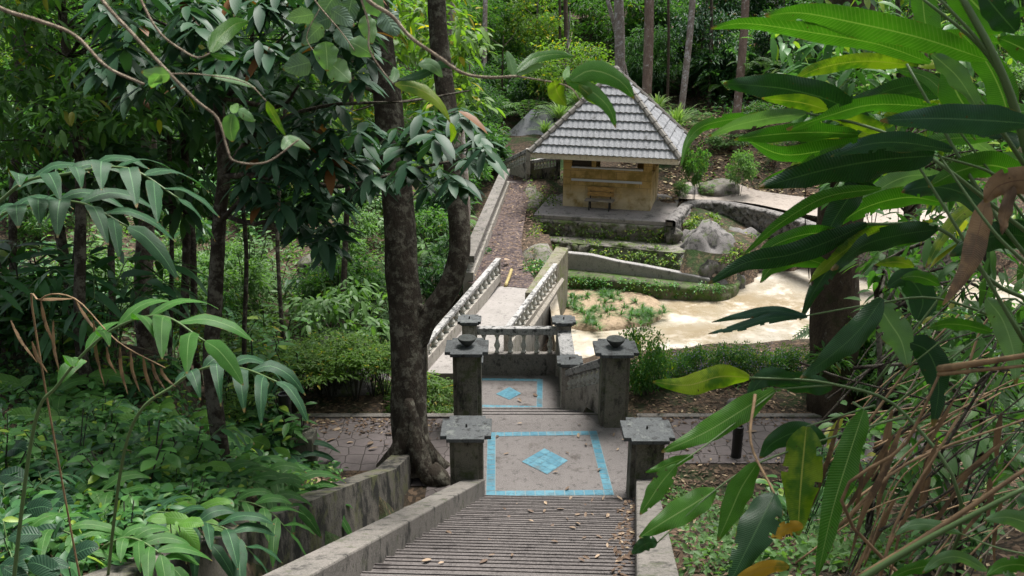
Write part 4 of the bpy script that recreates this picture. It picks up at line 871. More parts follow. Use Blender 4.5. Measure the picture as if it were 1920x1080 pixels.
left_trunk([(140, 560), (150, 300), (120, 60), (118, -20)], 12, 10, 20, 'very thin dark stem behind the left ginger fronds')
left_trunk([(870, 440), (872, 360), (850, 100), (845, -20)], 20, 14, 30, 'pale lichened trunk just behind the right limb of the forked tree', mat='bark_pale')
left_trunk([(1700, 520), (1712, 400), (1720, 250)], 26, 22, 24, 'dark mossy trunk behind the dead hanging leaf on the right', mat='bark_brown')
left_trunk([(1560, 150), (1562, 60), (1564, -10)], 26, 24, 40, 'brown trunk behind the uppermost broad leaves on the right', mat='bark_brown')
left_trunk([(318, 700), (322, 450), (316, 200), (322, -20)], 9, 8, 15, 'very thin dark stem just right of the straight dark trunk on the left')
left_trunk([(458, 660), (462, 480), (452, 300), (470, 100)], 9, 7, 16, 'thin dark sapling stem right of the slender whorl-leaved tree')
left_trunk([(214, 640), (208, 420), (220, 200), (212, -20)], 14, 11, 19, 'thin dark trunk between the left ginger frond and the straight dark trunk')
left_trunk([(528, 600), (520, 420), (535, 200), (530, 60)], 8, 7, 21, 'thin dark stem behind the drooping dark leaves left of the forked tree')
left_trunk([(30, 600), (24, 400), (36, 200), (30, 60)], 16, 12, 18, 'dark trunk at the left border behind the arching ginger frond')
# canopy trees off to the sides whose shade falls into the picture
for i, (x, y, H, cr, lb) in enumerate([(-6.8, 9.5, 11, 4.5, 'dark trunk deep in the bank plants on the far left'), (-10, 14, 12, 5.5, 'dark trunk behind the bank plants at the left border'), (-5.2, 3.0, 12.5, 3.0, 'stem hidden behind the left bank fronds nearest the camera'), (4.9, 4.2, 12.5, 4.2, 'stem hidden behind the broad leaves on the right'), (7.6, 9.5, 12, 4.6, 'dark trunk in the undergrowth on the right bank')]):
    g = gz(x, y); tall_tree('canopy_tree', lb, [(x, y, g - .3), (x + .2, y, g + 3), (x, y + .2, H - 3), (x + .2, y, H)], (.2, .12), 'bark_dark', H, cr)

# ---- dark whorled-leaf tree on the left, in front of the forked tree ----
def whorl_tree():
    b = pt(398, 690, 10.2); b.z = gz(b.x, b.y)
    t = thing('broad_leaved_tree', 'slender dark tree on the left bank with whorls of drooping dark glossy leaves', 'tree', b)
    mb = MB(); P = smooth_pts([v - b for v in (b - Vector((0, 0, .2)), pt(396, 690, 10.2), pt(405, 540, 10.2), pt(412, 400, 10.2), pt(420, 300, 10.1), pt(400, 120, 10), pt(385, -30, 10))], 4); k = len(P)
    mb.tube(P, [.1 - .045 * i / k for i in range(k)], 10, wob=.05)
    tips = []
    limbs = [[(414, 415, 10.2), (470, 360, 9.6), (560, 300, 9.2), (640, 290, 9), (700, 270, 8.9)], [(418, 330, 10.1), (480, 250, 9.6), (600, 200, 9.4), (760, 190, 9.5), (880, 170, 9.8)], [(418, 330, 10.1), (520, 330, 9.4), (640, 350, 9.2), (760, 320, 9.4), (870, 300, 9.8), (930, 310, 10)], [(410, 200, 10.05), (480, 120, 9.2), (540, 60, 9)], [(405, 150, 10), (330, 60, 9.5), (270, 30, 9)], [(405, 180, 10), (520, 200, 9), (560, 160, 8.7)], [(412, 400, 10.2), (480, 420, 9.8), (560, 390, 9.6), (620, 420, 9.5)], [(400, 120, 10), (450, 40, 9.4), (560, 10, 9)]]
    for lm in limbs:
        Q = smooth_pts([pt(*q) - b for q in lm], 4); mb.tube(Q, [.035 - .028 * i / len(Q) for i in range(len(Q))], 6); tips += Q[5:]
    mb.build('trunk', X['bark_dark'], t, smooth=True)
    reg = [(440, 170), (600, 170), (760, 200), (880, 190), (920, 290), (860, 340), (760, 350), (690, 350), (620, 460), (500, 400), (450, 330)]
    ra = np.array(reg, float); cen = []
    while len(cen) < 105:
        x, y = rng.uniform(430, 960), rng.uniform(150, 470)
        if in_poly(np.array([x]), np.array([y]), ra)[0]: cen.append(pt(x, y, rng.uniform(8.3, 10.4)) - b)
    while len(cen) < 225: cen.append(pt(rng.uniform(170, 700), rng.uniform(-60, 170), rng.uniform(7.5, 10.5)) - b)
    pos, dr, up, LL, WW = [], [], [], [], []
    for c in cen:
        n = rng.integers(7, 12); a0 = rng.uniform(0, 6)
        for j in range(n):
            a = a0 + j * 2.4; e = rng.uniform(-.75, .15); pos.append(c + Vector((0, 0, -.012 * j))); dr.append((math.cos(a), math.sin(a), e)); up.append((rng.normal() * .15, rng.normal() * .15, 1)); l = rng.uniform(.22, .36); LL.append(l); WW.append(l * rng.uniform(.3, .38))
    V, F = leaf_arrays(np.array(pos), np.array(dr), np.array(up), np.array(LL), np.array(WW), 2, .3, .22)
    link('crown', mesh_np('crown', V, F, [X['lf_dark']]), None, t)
whorl_tree()
def airy_tree(label, pxs, zc, reg, n, mat, leafL, r0, r1, zr, name='understory_tree', seed=1, W=.4, per=26, blob=.34):
    P = [pt(x, y, zc) for x, y in pxs]; b = P[0].copy(); b.z = gz(b.x, b.y); t = thing(name, label, 'tree', b); r = np.random.default_rng(seed); mb = MB(); T = smooth_pts([b - Vector((0, 0, .2))] + P, 4); T = [v - b for v in T]; k = len(T)
    mb.tube(T, [r0 + (r1 - r0) * i / k for i in range(k)], 8, wob=.05); ra = np.array(reg, float); cen = []
    while len(cen) < n:
        x, y = r.uniform(ra[:, 0].min(), ra[:, 0].max()), r.uniform(ra[:, 1].min(), ra[:, 1].max())
        if in_poly(np.array([x]), np.array([y]), ra)[0]: cen.append(pt(x, y, zc + r.uniform(*zr)) - b)
    for c in cen[::3]:
        j = min(range(k // 3, k), key=lambda q: (T[q] - c).length + 2 * max(0, T[q].z - c.z)); mb.tube(smooth_pts([T[j], T[j].lerp(c, .5) + Vector((0, 0, .15)), c], 3), [.02, .018, .016, .013, .01, .007, .005], 4)
    mb.build('trunk', X['bark_dark'], t, smooth=True); V, F = cluster_leaves([tuple(c) for c in cen], np.full(n, blob), per, leafL, leafL * W, 2, .5, .35, .75, -.2); link('crown', mesh_np('crown', V, F, [X[mat]]), None, t)
airy_tree('leafy mid green tree spreading over the top left corner behind the tan twigs', [(150, 620), (150, 300), (120, 60), (110, -60)], 13, [(-40, -60), (430, -60), (420, 120), (330, 230), (160, 260), (-40, 300)], 200, 'lf_mid', .17, .1, .05, (-2, 3), seed=2, per=28)
airy_tree('dark leafy tree filling the gap between the left dark trunks', [(345, 640), (350, 400), (340, 150), (330, -60)], 16, [(60, 120), (480, 60), (640, 20), (700, 150), (520, 260), (300, 420), (120, 380)], 120, 'lf_deep', .32, .09, .05, (-2, 3), seed=3, blob=.42)
airy_tree('yellow-green leafy tree with drooping sprays right behind the forked trunk', [(640, 640), (650, 400), (660, 150), (660, -60)], 24, [(440, -40), (860, -40), (900, 200), (800, 330), (640, 300), (500, 180)], 110, 'lf_light', .32, .1, .05, (-3, 4), seed=4, blob=.6, per=34)
airy_tree('leafy sapling with light leaves in front of the slope on the far right', [(1690, 700), (1700, 400), (1690, 150), (1680, -60)], 12, [(1440, 60), (1700, -60), (1920, -40), (1920, 420), (1700, 440), (1600, 360), (1500, 240)], 110, 'lf_shrub', .22, .05, .03, (-2, 4), seed=5, blob=.36, per=18)
airy_tree('dark leafy shrub tree behind the dead stalks on the far right', [(1850, 900), (1840, 700), (1850, 500), (1860, 380)], 9, [(1640, 440), (1940, 380), (1940, 900), (1740, 860), (1680, 660)], 40, 'lf_mid', .2, .05, .03, (-2, 3), seed=6, blob=.32, per=18)
airy_tree('dense dark shrub filling the lower right corner behind the straw stalks', [(1800, 1060), (1790, 900), (1800, 760)], 6.2, [(1560, 800), (1720, 720), (1940, 640), (1940, 1090), (1600, 1090), (1560, 940)], 34, 'lf_mid', .13, .03, .02, (-1.2, 1.2), seed=8, blob=.2, per=16, name='dense_shrub')
airy_tree('green shrub with narrow leaves between the vine-clad trunk and the broad leaves', [(1640, 900), (1650, 700), (1640, 500)], 7.5, [(1660, 440), (1720, 420), (1900, 440), (1900, 720), (1700, 760), (1650, 640)], 44, 'lf_mid', .17, .03, .02, (-1.2, 1.6), seed=9, blob=.24, per=14, name='dense_shrub', W=.3)
airy_tree('fresh green shrub tree standing left of the forked tree over the path', [(600, 760), (610, 690), (620, 620)], 19, [(560, 560), (720, 520), (720, 640), (620, 690), (540, 660)], 26, 'lf_cover', .22, .04, .02, (-1.5, 1.5), seed=7, blob=.34, per=26)

# ---- shrubs and understory kinds ----
def whorl_mesh(name, stems, H, L, W, mat, nleaf=(8, 14), spread=.3, droop=.3, smat='stem_dark', elev=(-.2, .7)):
    pos, dr, up, LL = [], [], [], []; mb = MB()
    for s in range(stems):
        a = random.uniform(0, 6.28); r = spread * random.random() ** .6; h = H * random.uniform(.5, 1); tip = Vector((math.cos(a) * r * 1.6, math.sin(a) * r * 1.6, h)); b = Vector((math.cos(a) * r * .35, math.sin(a) * r * .35, -.1))
        P = smooth_pts([b, b.lerp(tip, .5) + Vector((0, 0, .05)), tip], 3); mb.tube(P, .008, 4, cap=False)
        n = random.randint(*nleaf)
        for j in range(n):
            f = 1 - .65 * (j / n); i = min(int(f * (len(P) - 1)), len(P) - 1); q = a + j * 2.4
            pos.append(P[i]); dr.append((math.cos(q), math.sin(q), random.uniform(*elev))); up.append((random.gauss(0, .2), random.gauss(0, .2), 1)); LL.append(L * random.uniform(.65, 1.2))
    LL = np.array(LL); V, F = leaf_arrays(np.array(pos), np.array(dr), np.array(up), LL, LL * W, 2, droop, .2)
    st = mb.mesh('stems'); st.materials.append(X[smat]); return st, mesh_np(name, V, F, [mat])
def ginger_mesh(name, stems, H, L, W, mat, n=9, spread=.35, arch=.8, droop=.35):
    pos, dr, up, LL = [], [], [], []; mb = MB()
    for s in range(stems):
        a = random.uniform(0, 6.28); h = H * random.uniform(.6, 1); rch = h * arch * random.uniform(.5, 1.1); b = Vector((math.cos(a) * spread * .3, math.sin(a) * spread * .3, -.1)); o = Vector((math.cos(a), math.sin(a), 0)); sd_ = Vector((-o.y, o.x, 0))
        P = smooth_pts([b, b + o * rch * .25 + Vector((0, 0, h * .6)), b + o * rch * .65 + Vector((0, 0, h * .95)), b + o * rch + Vector((0, 0, h * .85))], 6); mb.tube(P, [.009 * (1 - .6 * i / len(P)) for i in range(len(P))], 5, cap=False)
        for j in range(n):
            f = .38 + .62 * j / (n - 1); i = min(int(f * (len(P) - 1)), len(P) - 1); t = (P[min(i + 1, len(P) - 1)] - P[max(i - 1, 0)]).normalized(); sg = 1 if j % 2 else -1
            d = t * .75 + sd_ * sg * random.uniform(.7, 1) + Vector((0, 0, -.1)); pos.append(P[i]); dr.append(tuple(d)); u = t.cross(sd_); u = u if u.z > 0 else -u; up.append(tuple(u + sd_ * random.gauss(0, .15))); LL.append(L * (.7 + .5 * math.sin(math.pi * (j + 1) / (n + 1))) * random.uniform(.85, 1.1))
    LL = np.array(LL); V, F = leaf_arrays(np.array(pos), np.array(dr), np.array(up), LL, LL * W, 2, droop, .2)
    st = mb.mesh('stems', True); st.materials.append(X['stem']); return st, mesh_np(name, V, F, [mat])
def fern_mesh(name, fronds, Lf, mat, arch=.6, npin=16, pw=.22):
    pos, dr, up, LL = [], [], [], []; mb = MB()
    for s in range(fronds):
        a = random.uniform(0, 6.28); o = Vector((math.cos(a), math.sin(a), 0)); sd_ = Vector((-o.y, o.x, 0)); l = Lf * random.uniform(.7, 1.1)
        P = smooth_pts([Vector(), o * l * .35 + Vector((0, 0, l * arch)), o * l * .75 + Vector((0, 0, l * arch * 1.05)), o * l + Vector((0, 0, l * arch * .75))], 6); mb.tube(P, .005, 4, cap=False)
        for j in range(npin):
            f = .15 + .85 * j / npin; i = min(int(f * (len(P) - 1)), len(P) - 2); q = P[i].lerp(P[i + 1], f * (len(P) - 1) - i); t = (P[i + 1] - P[i]).normalized()
            for sg in (-1, 1): pos.append(q); dr.append(tuple(sd_ * sg + t * .35)); up.append((0, 0, 1)); LL.append(l * pw * math.sin(math.pi * (.15 + .8 * f)))
    LL = np.array(LL); V, F = leaf_arrays(np.array(pos), np.array(dr), np.array(up), LL, LL * .28, 0, .2, .2)
    st = mb.mesh('stems'); st.materials.append(X['stem']); return st, mesh_np(name, V, F, [mat])
def strap_mesh(name, n, L, W, mat, arch=.75, e=(.5, 1.6)):
    """tuft of arching strap leaves or grass"""
    V, F = [], []
    for s in range(n):
        a = random.uniform(0, 6.28); o = np.array([math.cos(a), math.sin(a), 0]); sd_ = np.array([-o[1], o[0], 0]); l = L * random.uniform(.6, 1.1); el = random.uniform(*e); b = o * L * .06 * random.random(); k = len(V)
        for i in range(5):
            f = i / 4; c = b + o * l * f * math.cos(el) * (1 + .4 * f) + np.array([0, 0, 1]) * (l * math.sin(el) * f - arch * l * f * f * .8); w = W * (1 - f ** 2 * .95) * .5; V += [c + sd_ * w, c - sd_ * w]
        F += [(k + 2 * i, k + 2 * i + 1, k + 2 * i + 3, k + 2 * i + 2) for i in range(4)]
    return mesh_np(name, np.array(V), np.array(F), [mat])
def bush_mesh(name, L, W, mat, n=26, per=60):
    return crown_mesh(name, n, per, L, W, mat, rad=(.2, .34), squash=(1, 1, .75), shape=0, droop=.3)
def twig_mesh(H, n=9, sp=.4):
    mb = MB()
    for i in range(n):
        a = random.uniform(0, 6.28); t = Vector((math.cos(a) * sp, math.sin(a) * sp, H)) * random.uniform(.6, 1); mb.tube(smooth_pts([(0, 0, -.15), t * .5 + Vector((random.gauss(0, .04), random.gauss(0, .04), 0)), t], 3), .008, 4, cap=False)
    me = mb.mesh('stems'); me.materials.append(X['stem_dark']); return me
KD = {}
KD['whorl'] = [whorl_mesh('foliage', 7, 1.0, .24, .36, X['lf_shrub']) for _ in range(3)]
KD['whorl_light'] = [whorl_mesh('foliage', 9, .9, .2, .34, X['lf_cover'], spread=.45) for _ in range(3)]
KD['broad'] = [whorl_mesh('foliage', 6, .6, .2, .55, X['lf_shrub'], nleaf=(5, 9), spread=.28) for _ in range(3)]
KD['ginger'] = [ginger_mesh('foliage', 6, 1.2, .34, .2, X['lf_ginger']) for _ in range(3)]
KD['ginger_low'] = [ginger_mesh('foliage', 5, .6, .24, .24, X['lf_ginger'], n=9, arch=1.1) for _ in range(3)]
KD['fern'] = [fern_mesh('fronds', 11, .9, X['lf_mid']) for _ in range(2)]
KD['fern_light'] = [fern_mesh('fronds', 10, .7, X['lf_cover']) for _ in range(2)]
KD['thin'] = [(lambda: (twig_mesh(.95, 12, .35), bush_mesh('foliage', .13, .04, X['lf_light'], 20, 34)))() for _ in range(3)]
KD['bush'] = [(twig_mesh(1.2), bush_mesh('foliage', .16, .055, X['lf_mid'])) for _ in range(2)]
KD['bush_light'] = [(twig_mesh(1.2), bush_mesh('foliage', .15, .055, X['lf_cover'])) for _ in range(2)]
KD['bush_dark'] = [(twig_mesh(1.2), bush_mesh('foliage', .2, .07, X['lf_deep'])) for _ in range(2)]
def plant(kind, x, y, s, label, group=None, name='plant', cat='plant', z=None, sz_=1.0, rz=None, lift=0):
    st, fo = random.choice(KD[kind]); zz = gz(x, y) if z is None else z
    t = thing(name, label, cat, (x, y, zz), random.uniform(0, 6.28) if rz is None else rz, group)
    a = link('stems', st, None, t); b = link('foliage', fo, None, t)
    a.scale = (s, s, s * sz_); b.scale = (s, s, s * sz_)
    if kind.startswith('bush') or kind == 'thin': b.location = (0, 0, s * sz_ * (.7 if kind != 'thin' else .8)); b.scale = (s * .8, s * .8, s * sz_ * (.8 if kind != 'thin' else .45))
    return t
def scatter(n, x0, x1, y0, y1, kinds, smin, smax, label, group, name, keep=None, seed=1, cat='plant'):
    r = random.Random(seed); c = 0; tries = 0
    while c < n and tries < n * 30:
        tries += 1; px = r.uniform(x0, x1); py = r.uniform(y0, y1); p = hit(px, py)
        if keep and not keep(p, px, py): continue
        k = r.choice(kinds); plant(k, p.x, p.y, r.uniform(smin, smax), label[k] if isinstance(label, dict) else label, group if not isinstance(label, dict) else f'{group} {k}', name, cat); c += 1
def gully(p, px, py): return p.y > 17.3 and p.x < -1.0 and not (p.x > -3.3 and p.y < 30) or (p.y > 17 and p.x < -3.4)
# stream gully, left
G1 = {'whorl_light': 'pale green whorled understory plant down in the stream gully', 'whorl': 'green whorled shrub down in the stream gully', 'fern_light': 'light green fern in the stream gully', 'bush_light': 'pale leafy bush in the stream gully', 'bush': 'mid green bush in the stream gully', 'ginger': 'upright ginger clump in the stream gully'}
scatter(70, 60, 860, 360, 640, ['whorl_light', 'whorl_light', 'whorl', 'fern_light', 'bush_light', 'bush', 'ginger'], 1.0, 2.0, G1, 'gully plants', 'understory_plant', gully, 3)
scatter(34, 0, 900, 250, 420, ['bush', 'bush_light', 'bush_dark', 'whorl'], 2.0, 3.4, {'bush': 'large mid green bush on the far side of the gully', 'bush_light': 'large pale bush on the far side of the gully', 'bush_dark': 'large dark bush on the far side of the gully', 'whorl': 'tall whorled shrub on the far side of the gully'}, 'far gully bushes', 'understory_bush', lambda p, a, b: p.x < -2.6 and p.y > 28, 4)
# bushes left of the path balustrade
for i, (px, py, s, k) in enumerate([(860, 520, 1.3, 'bush_dark'), (840, 430, 1.8, 'bush_dark'), (880, 380, 1.6, 'bush'), (905, 330, 1.8, 'bush_dark'), (820, 570, 1.3, 'bush_dark'), (920, 300, 1.6, 'bush'), (800, 480, 1.6, 'bush'), (890, 260, 2.2, 'bush'), (850, 300, 2.2, 'bush_dark'), (930, 250, 1.6, 'bush')]):
    p = hit(px, py); plant(k, min(p.x, -1.2), p.y, s, 'dark bush crowding the outside of the mossy path balustrade', 'bushes outside the path balustrade', 'bush', 'bush')
# thin-stemmed shrubs beyond the left path edge
for i in range(26):
    px = 555 + 330 * (i / 26) + rr.uniform(-12, 12); p = onz(px, rr.uniform(735, 768), -.05)
    if 838 < px < 905: continue
    plant('thin', p.x, p.y + .25, rr.uniform(.75, 1.15), 'thin-stemmed feathery shrub in the row beyond the left paved path', 'thin shrubs beyond the left path', 'thin_stemmed_shrub', 'shrub')
for px, py, s in ((805, 760, .7), (835, 765, .6), (820, 750, .7)):
    p = onz(px, py, -.05); plant('whorl', p.x, p.y, s, 'small leafy sapling between the forked trunk and the bowl pillar', 'saplings by the bowl pillar', 'sapling')
for px, py, s, k, lb in ((480, 770, 1.5, 'whorl', 'tall whorled shrub rising at the left end of the paved path'), (520, 760, 1.2, 'ginger', 'upright ginger clump at the left end of the paved path'), (440, 740, 1.6, 'thin', 'bundle of thin dark stems at the left end of the paved path'), (560, 745, 1.4, 'whorl', 'leafy sapling standing above the left paved path'), (500, 720, 1.8, 'whorl', 'dark sapling behind the black path light on the left')):
    p = hit(px, py); plant(k, p.x, p.y, s, lb, None, 'sapling')
for i, (px, py) in enumerate([(430, 800), (455, 830), (480, 790), (505, 845), (520, 800), (545, 780), (560, 850), (470, 860), (535, 870), (500, 760), (440, 770), (415, 840)]):
    p = hit(px, py); plant(('whorl', 'thin', 'whorl', 'ginger_low')[i % 4], p.x, p.y, rr.uniform(.8, 1.3), 'leafy sapling crowding the left end of the paved path near the black path light', 'saplings at the left end of the path', 'sapling')
# forest floor behind the pavilion and up the middle slope
scatter(46, 870, 1130, 40, 255, ['bush_light', 'bush', 'fern_light', 'whorl_light'], 1.6, 3.0, {'bush_light': 'pale leafy bush on the sunlit slope left of the pavilion roof', 'bush': 'green bush on the sunlit slope left of the pavilion roof', 'fern_light': 'light fern on the sunlit slope left of the pavilion roof', 'whorl_light': 'pale whorled shrub on the sunlit slope left of the pavilion roof'}, 'middle slope', 'slope_bush', lambda p, a, b: p.y > 42, 14)
scatter(44, 1170, 1540, 30, 205, ['bush_dark', 'bush_dark', 'bush', 'fern'], 1.5, 2.8, {'bush_dark': 'dark bush in the shady wood behind the pavilion', 'bush': 'mid green bush in the shady wood behind the pavilion', 'fern': 'fern in the shady wood behind the pavilion'}, 'shady wood', 'forest_bush', lambda p, a, b: p.y > 44.5, 15)
# left bank: gingers, broad-leaved herbs
LB = lambda p, a, b: p.x < xW(p.y) - .35 and p.y < 13 and p.y > 2.6
scatter(30, 0, 560, 690, 960, ['broad', 'broad', 'ginger_low', 'whorl'], .6, 1.0, {'broad': 'broad-leaved bright green herb on the left bank above the drain wall', 'ginger_low': 'low ginger with feathered leaf rows on the left bank', 'whorl': 'leafy whorled herb on the left bank'}, 'left bank', 'bank_plant', LB, 5)
scatter(16, 0, 480, 930, 1080, ['broad', 'ginger_low', 'ginger_low'], .5, .85, {'broad': 'small broad-leaved herb low on the left bank near the camera', 'ginger_low': 'low ginger leaning over the drain wall near the camera'}, 'left bank near', 'bank_plant', LB, 6)
scatter(24, -40, 420, 560, 720, ['ginger', 'whorl', 'ginger'], 1.0, 1.8, {'ginger': 'tall dark ginger clump on the upper left bank', 'whorl': 'tall whorled shrub on the upper left bank'}, 'upper left bank', 'tall_ginger', lambda p, a, b: p.x < -3.6, 7)
# right bank
RB = lambda p, a, b: p.x > xR(p.y) + .45
scatter(22, 1260, 1900, 830, 1070, ['ginger_low', 'broad', 'whorl'], .5, .9, {'ginger_low': 'low ginger in the undergrowth of the right bank', 'broad': 'small broad-leaved herb in the undergrowth of the right bank', 'whorl': 'whorled shrub in the undergrowth of the right bank'}, 'right bank', 'bank_plant', lambda p, a, b: p.x > xR(p.y) + 1.3 and (a > 1480 or b > 990), 8)
scatter(26, 1600, 1930, 520, 800, ['fern', 'whorl', 'ginger', 'bush', 'whorl', 'bush'], .9, 1.6, {'fern': 'tall fern in the tangle on the right', 'whorl': 'whorled shrub in the tangle on the right', 'ginger': 'ginger clump in the tangle on the right', 'bush': 'green bush in the tangle on the right'}, 'right tangle', 'undergrowth_plant', lambda p, a, b: 6 < p.y < 17 and p.x > 4.6, 9)
scatter(26, 1480, 1920, 150, 430, ['bush', 'bush_light', 'whorl', 'fern_light', 'thin'], 1.2, 2.2, {'bush': 'green bush on the slope behind the vine-clad trunk', 'bush_light': 'pale bush on the slope behind the vine-clad trunk', 'whorl': 'whorled sapling on the slope behind the vine-clad trunk', 'fern_light': 'light fern on the slope behind the vine-clad trunk', 'thin': 'wispy shrub on the slope behind the vine-clad trunk'}, 'right slope', 'slope_plant', lambda p, a, b: p.y > 36, 10)
# shrubs near the pavilion
def px_bush(px, py, wpx, hpx, kind, label, name='shrub', cat='shrub', n=None):
    p = hit(px, py); k = zc_of(p) / FPX; st, fo = random.choice(KD[kind]); t = thing(name, label, cat, (p.x, p.y, gz(p.x, p.y)), random.uniform(0, 6)); H = hpx * k / .95; W = wpx * k / 2
    a = link('stems', st, None, t); a.scale = (W * .8, W * .8, H * .7); b = link('foliage', fo, None, t, (0, 0, H * .58)); b.scale = (W * 1.05, W * 1.05, H * .55); return t
px_bush(1300, 385, 54, 120, 'bush', 'feathery green shrub at the right corner of the pavilion')
px_bush(1385, 385, 62, 100, 'bush_light', 'round pale shrub on a thin stem beside the far path')
px_bush(1325, 378, 40, 32, 'bush_light', 'low bright plant at the start of the scalloped wall')
px_bush(1275, 378, 40, 40, 'bush_light', 'small bright weed at the right edge of the pavilion platform')
px_bush(1420, 250, 80, 60, 'bush', 'low dark shrub up the litter slope')
px_bush(1360, 285, 90, 35, 'bush_light', 'spreading low plant on the litter slope')
px_bush(1450, 320, 70, 60, 'thin', 'wispy shrub on the right of the litter slope')
STR = strap_mesh('fronds', 110, 1.5, .06, X['lf_strap'], arch=.62, e=(.5, 1.5)); STR2 = strap_mesh('fronds', 60, 1.2, .06, X['lf_strap'], arch=.62, e=(.5, 1.5))
def strap(px, py, zc, s, label, me=STR):
    p = pt(px, py, zc); tag(link('strap_leaved_plant', me, None, None, p), label, 'plant'); bpy.data.objects[-1] if False else None
    o = [q for q in COL.objects if q.name.startswith('strap_leaved_plant')][-1]; o.scale = (s, s, s); return o
o = strap(1268, 240, 40.2, 1.5, 'big pale strap-leaved tuft behind the right side of the pavilion roof'); o['category'] = 'plant'
for px, py, zc, s, lb in ((1232, 206, 41.5, 1.3, 'smaller pale strap-leaved tuft against the upper right hip of the roof'), (1050, 222, 41, 1.3, 'pale strap-leaved tuft behind the left hip of the roof'), (1022, 250, 42, 1.1, 'small strap-leaved tuft beside the shelter roof'), (1082, 192, 42, 1.1, 'small strap-leaved tuft near the top of the left hip')):
    strap(px, py, zc, s, lb, STR2)
for q in [q for q in COL.objects if q.name.startswith('strap_leaved_plant')]:
    tz = q.location.z - gz(q.location.x, q.location.y); q.scale.z *= max(1, 1 + tz * .0)
    if tz > .3:
        st = MB(); st.tube([(0, 0, -tz - .2), (0, 0, .05)], [.1, .07], 7); st.build('stem', X['bark_brown'], q)
for px, py, wpx in ((1300, 232, 60), (1400, 125, 70), (1320, 215, 50), (1440, 120, 50), (1270, 280, 40)):
    p = pt(px, py, 41.2); g = gz(p.x, p.y); plant('fern_light', p.x, p.y, wpx / 42, 'light fern at the edge of the dark wood behind the pavilion', 'ferns behind the pavilion', 'fern', 'fern', z=max(g, p.z - .4))
# hedge with flowers
HM = []
for k in range(3):
    a = cluster_leaves(rand_unit(26) * np.array([.75, .5, .42]) * rng.uniform(.6, 1, (26, 1)), np.full(26, .26), 60, .1, .042, 0, .8, .2, .6)
    HM.append(mesh_np('foliage', a[0], a[1], [X['lf_shrub']]))
fl_ = cluster_leaves(rand_unit(30) * np.array([.8, .55, .5]), np.full(30, .14), 8, .05, .04, 0, .8, .1, .5); FLM = mesh_np('flowers', fl_[0], fl_[1], [X['lf_flower']])
yl_ = cluster_leaves(rand_unit(24) * np.array([.8, .55, .45]) + np.array([0, 0, .06]), np.full(24, .14), 14, .08, .036, 0, .8, .1, .5); YLM = mesh_np('new_leaves', yl_[0], yl_[1], [X['lf_light']])
for i, (px, py, s) in enumerate([(1195, 755, 1.02), (1215, 762, .95), (1240, 745, .7), (1275, 738, .72), (1320, 735, .75), (1365, 733, .78), (1410, 731, .78), (1455, 730, .8), (1500, 730, .75), (1300, 728, .7), (1390, 726, .75), (1475, 725, .7)]):
    p = onz(px, py, -.1); big = i < 2; s *= .62
    t = thing('hedge_bush', 'tall dense green bush against the right bowl pillar' if big else 'rounded bush of the purple-flowering hedge in front of the drained pool', 'hedge', (p.x, p.y + .3, gz(p.x, p.y + .3)), random.uniform(-.4, .4), 'tall bushes by the right bowl pillar' if big else 'flowering hedge bushes')
    h = link('foliage', random.choice(HM), None, t, (0, 0, s * (1.05 if big else .8))); h.scale = (s, s, s * (2.0 if big else 1.5)); g = link('stems', KD['bush'][0][0], None, t); g.scale = (s * .9, s * .9, s * .7)
    if not big: q = tag(link('flowers', FLM, None, t, (0, 0, s * .8)), kind='stuff'); q.scale = (s, s, s * 1.5)
    q = link('new_leaves', YLM, None, t, (0, 0, s * (1.1 if big else .85))); q.scale = (s, s, s * (2.0 if big else 1.5))
# grass on the island
GM = [strap_mesh('grass tuft', 40, .34, .022, X['lf_grass'], arch=.5) for _ in range(2)]
for i in range(84):
    x, y = rr.choice([(1085, 570), (1110, 590), (1140, 560), (1190, 595), (1215, 590), (1150, 580), (1100, 605)]); p = onz(x + rr.gauss(0, 14), y + rr.gauss(0, 9), -2.8); o = link('grass_tuft', rr.choice(GM), None, None, p); s = rr.uniform(.6, 1.3); o.scale = (s, s, s); o.rotation_euler = (0, 0, rr.uniform(0, 6)); tag(o, 'green grass tuft on the mud island in the drained pool', 'grass tuft', 'grass tufts on the mud island')
# plants growing on the rubble walls and slopes: too many to count
def cover(name, label, pts, per, L, W, mat, rad=.12, shape=0):
    V, F = cluster_leaves(np.array([tuple(p) for p in pts]), np.full(len(pts), rad), per, L, W, shape, .5, .3, .6); o = link(name, mesh_np(name, V, F, [X[mat]])); return tag(o, label, 'plants', None, 'stuff')
pts = []
for i in range(170):
    f = rr.random(); k = rr.random()
    if k < .3: p = PL[0].lerp(PL[1], f) + Vector((0, -.16, 0)); p.z = rr.uniform(-1.75, -1.25)
    elif k < .45: p = t1a.lerp(t1b, f) + Vector((0, rr.uniform(.05, .3), 0)); p.z = -1.73
    else: p = t1a.lerp(t1b, f) + Vector((0, -.3, 0)); p.z = -1.8 - .8 * rr.random()
    n_ = math.sin(f * 17) + math.sin(f * 7 + 2)
    if n_ > -.9: pts.append(p)
cover('wall_plants', 'bright creeping weeds in the joints of the rubble terraces', pts, 12, .1, .06, 'lf_moss', .14)
pts = [Vector((dr[1].x + rr.uniform(-.1, .9), dr[1].y + rr.uniform(-.3, 1.2), -1.1 - rr.random() * .3)) for i in range(50)] + [(lambda q: Vector((q.x, q.y - .12, rr.uniform(-2.9, -2.35))))(p_in[0].lerp(p_in[3], rr.random()) + Vector((0, 0, 0))) for i in range(90)]
pts2 = []
while len(pts2) < 70:
    q = onz(rr.uniform(978, 1060), rr.uniform(335, 430), -1.0); q.z = gz(q.x, q.y) + .1
    if q.x > dr[3].x + .1: pts2.append(q)
cover('bank_moss', 'mossy weeds on the little bank between dirt path and platform', pts2, 14, .12, .06, 'lf_moss', .2)
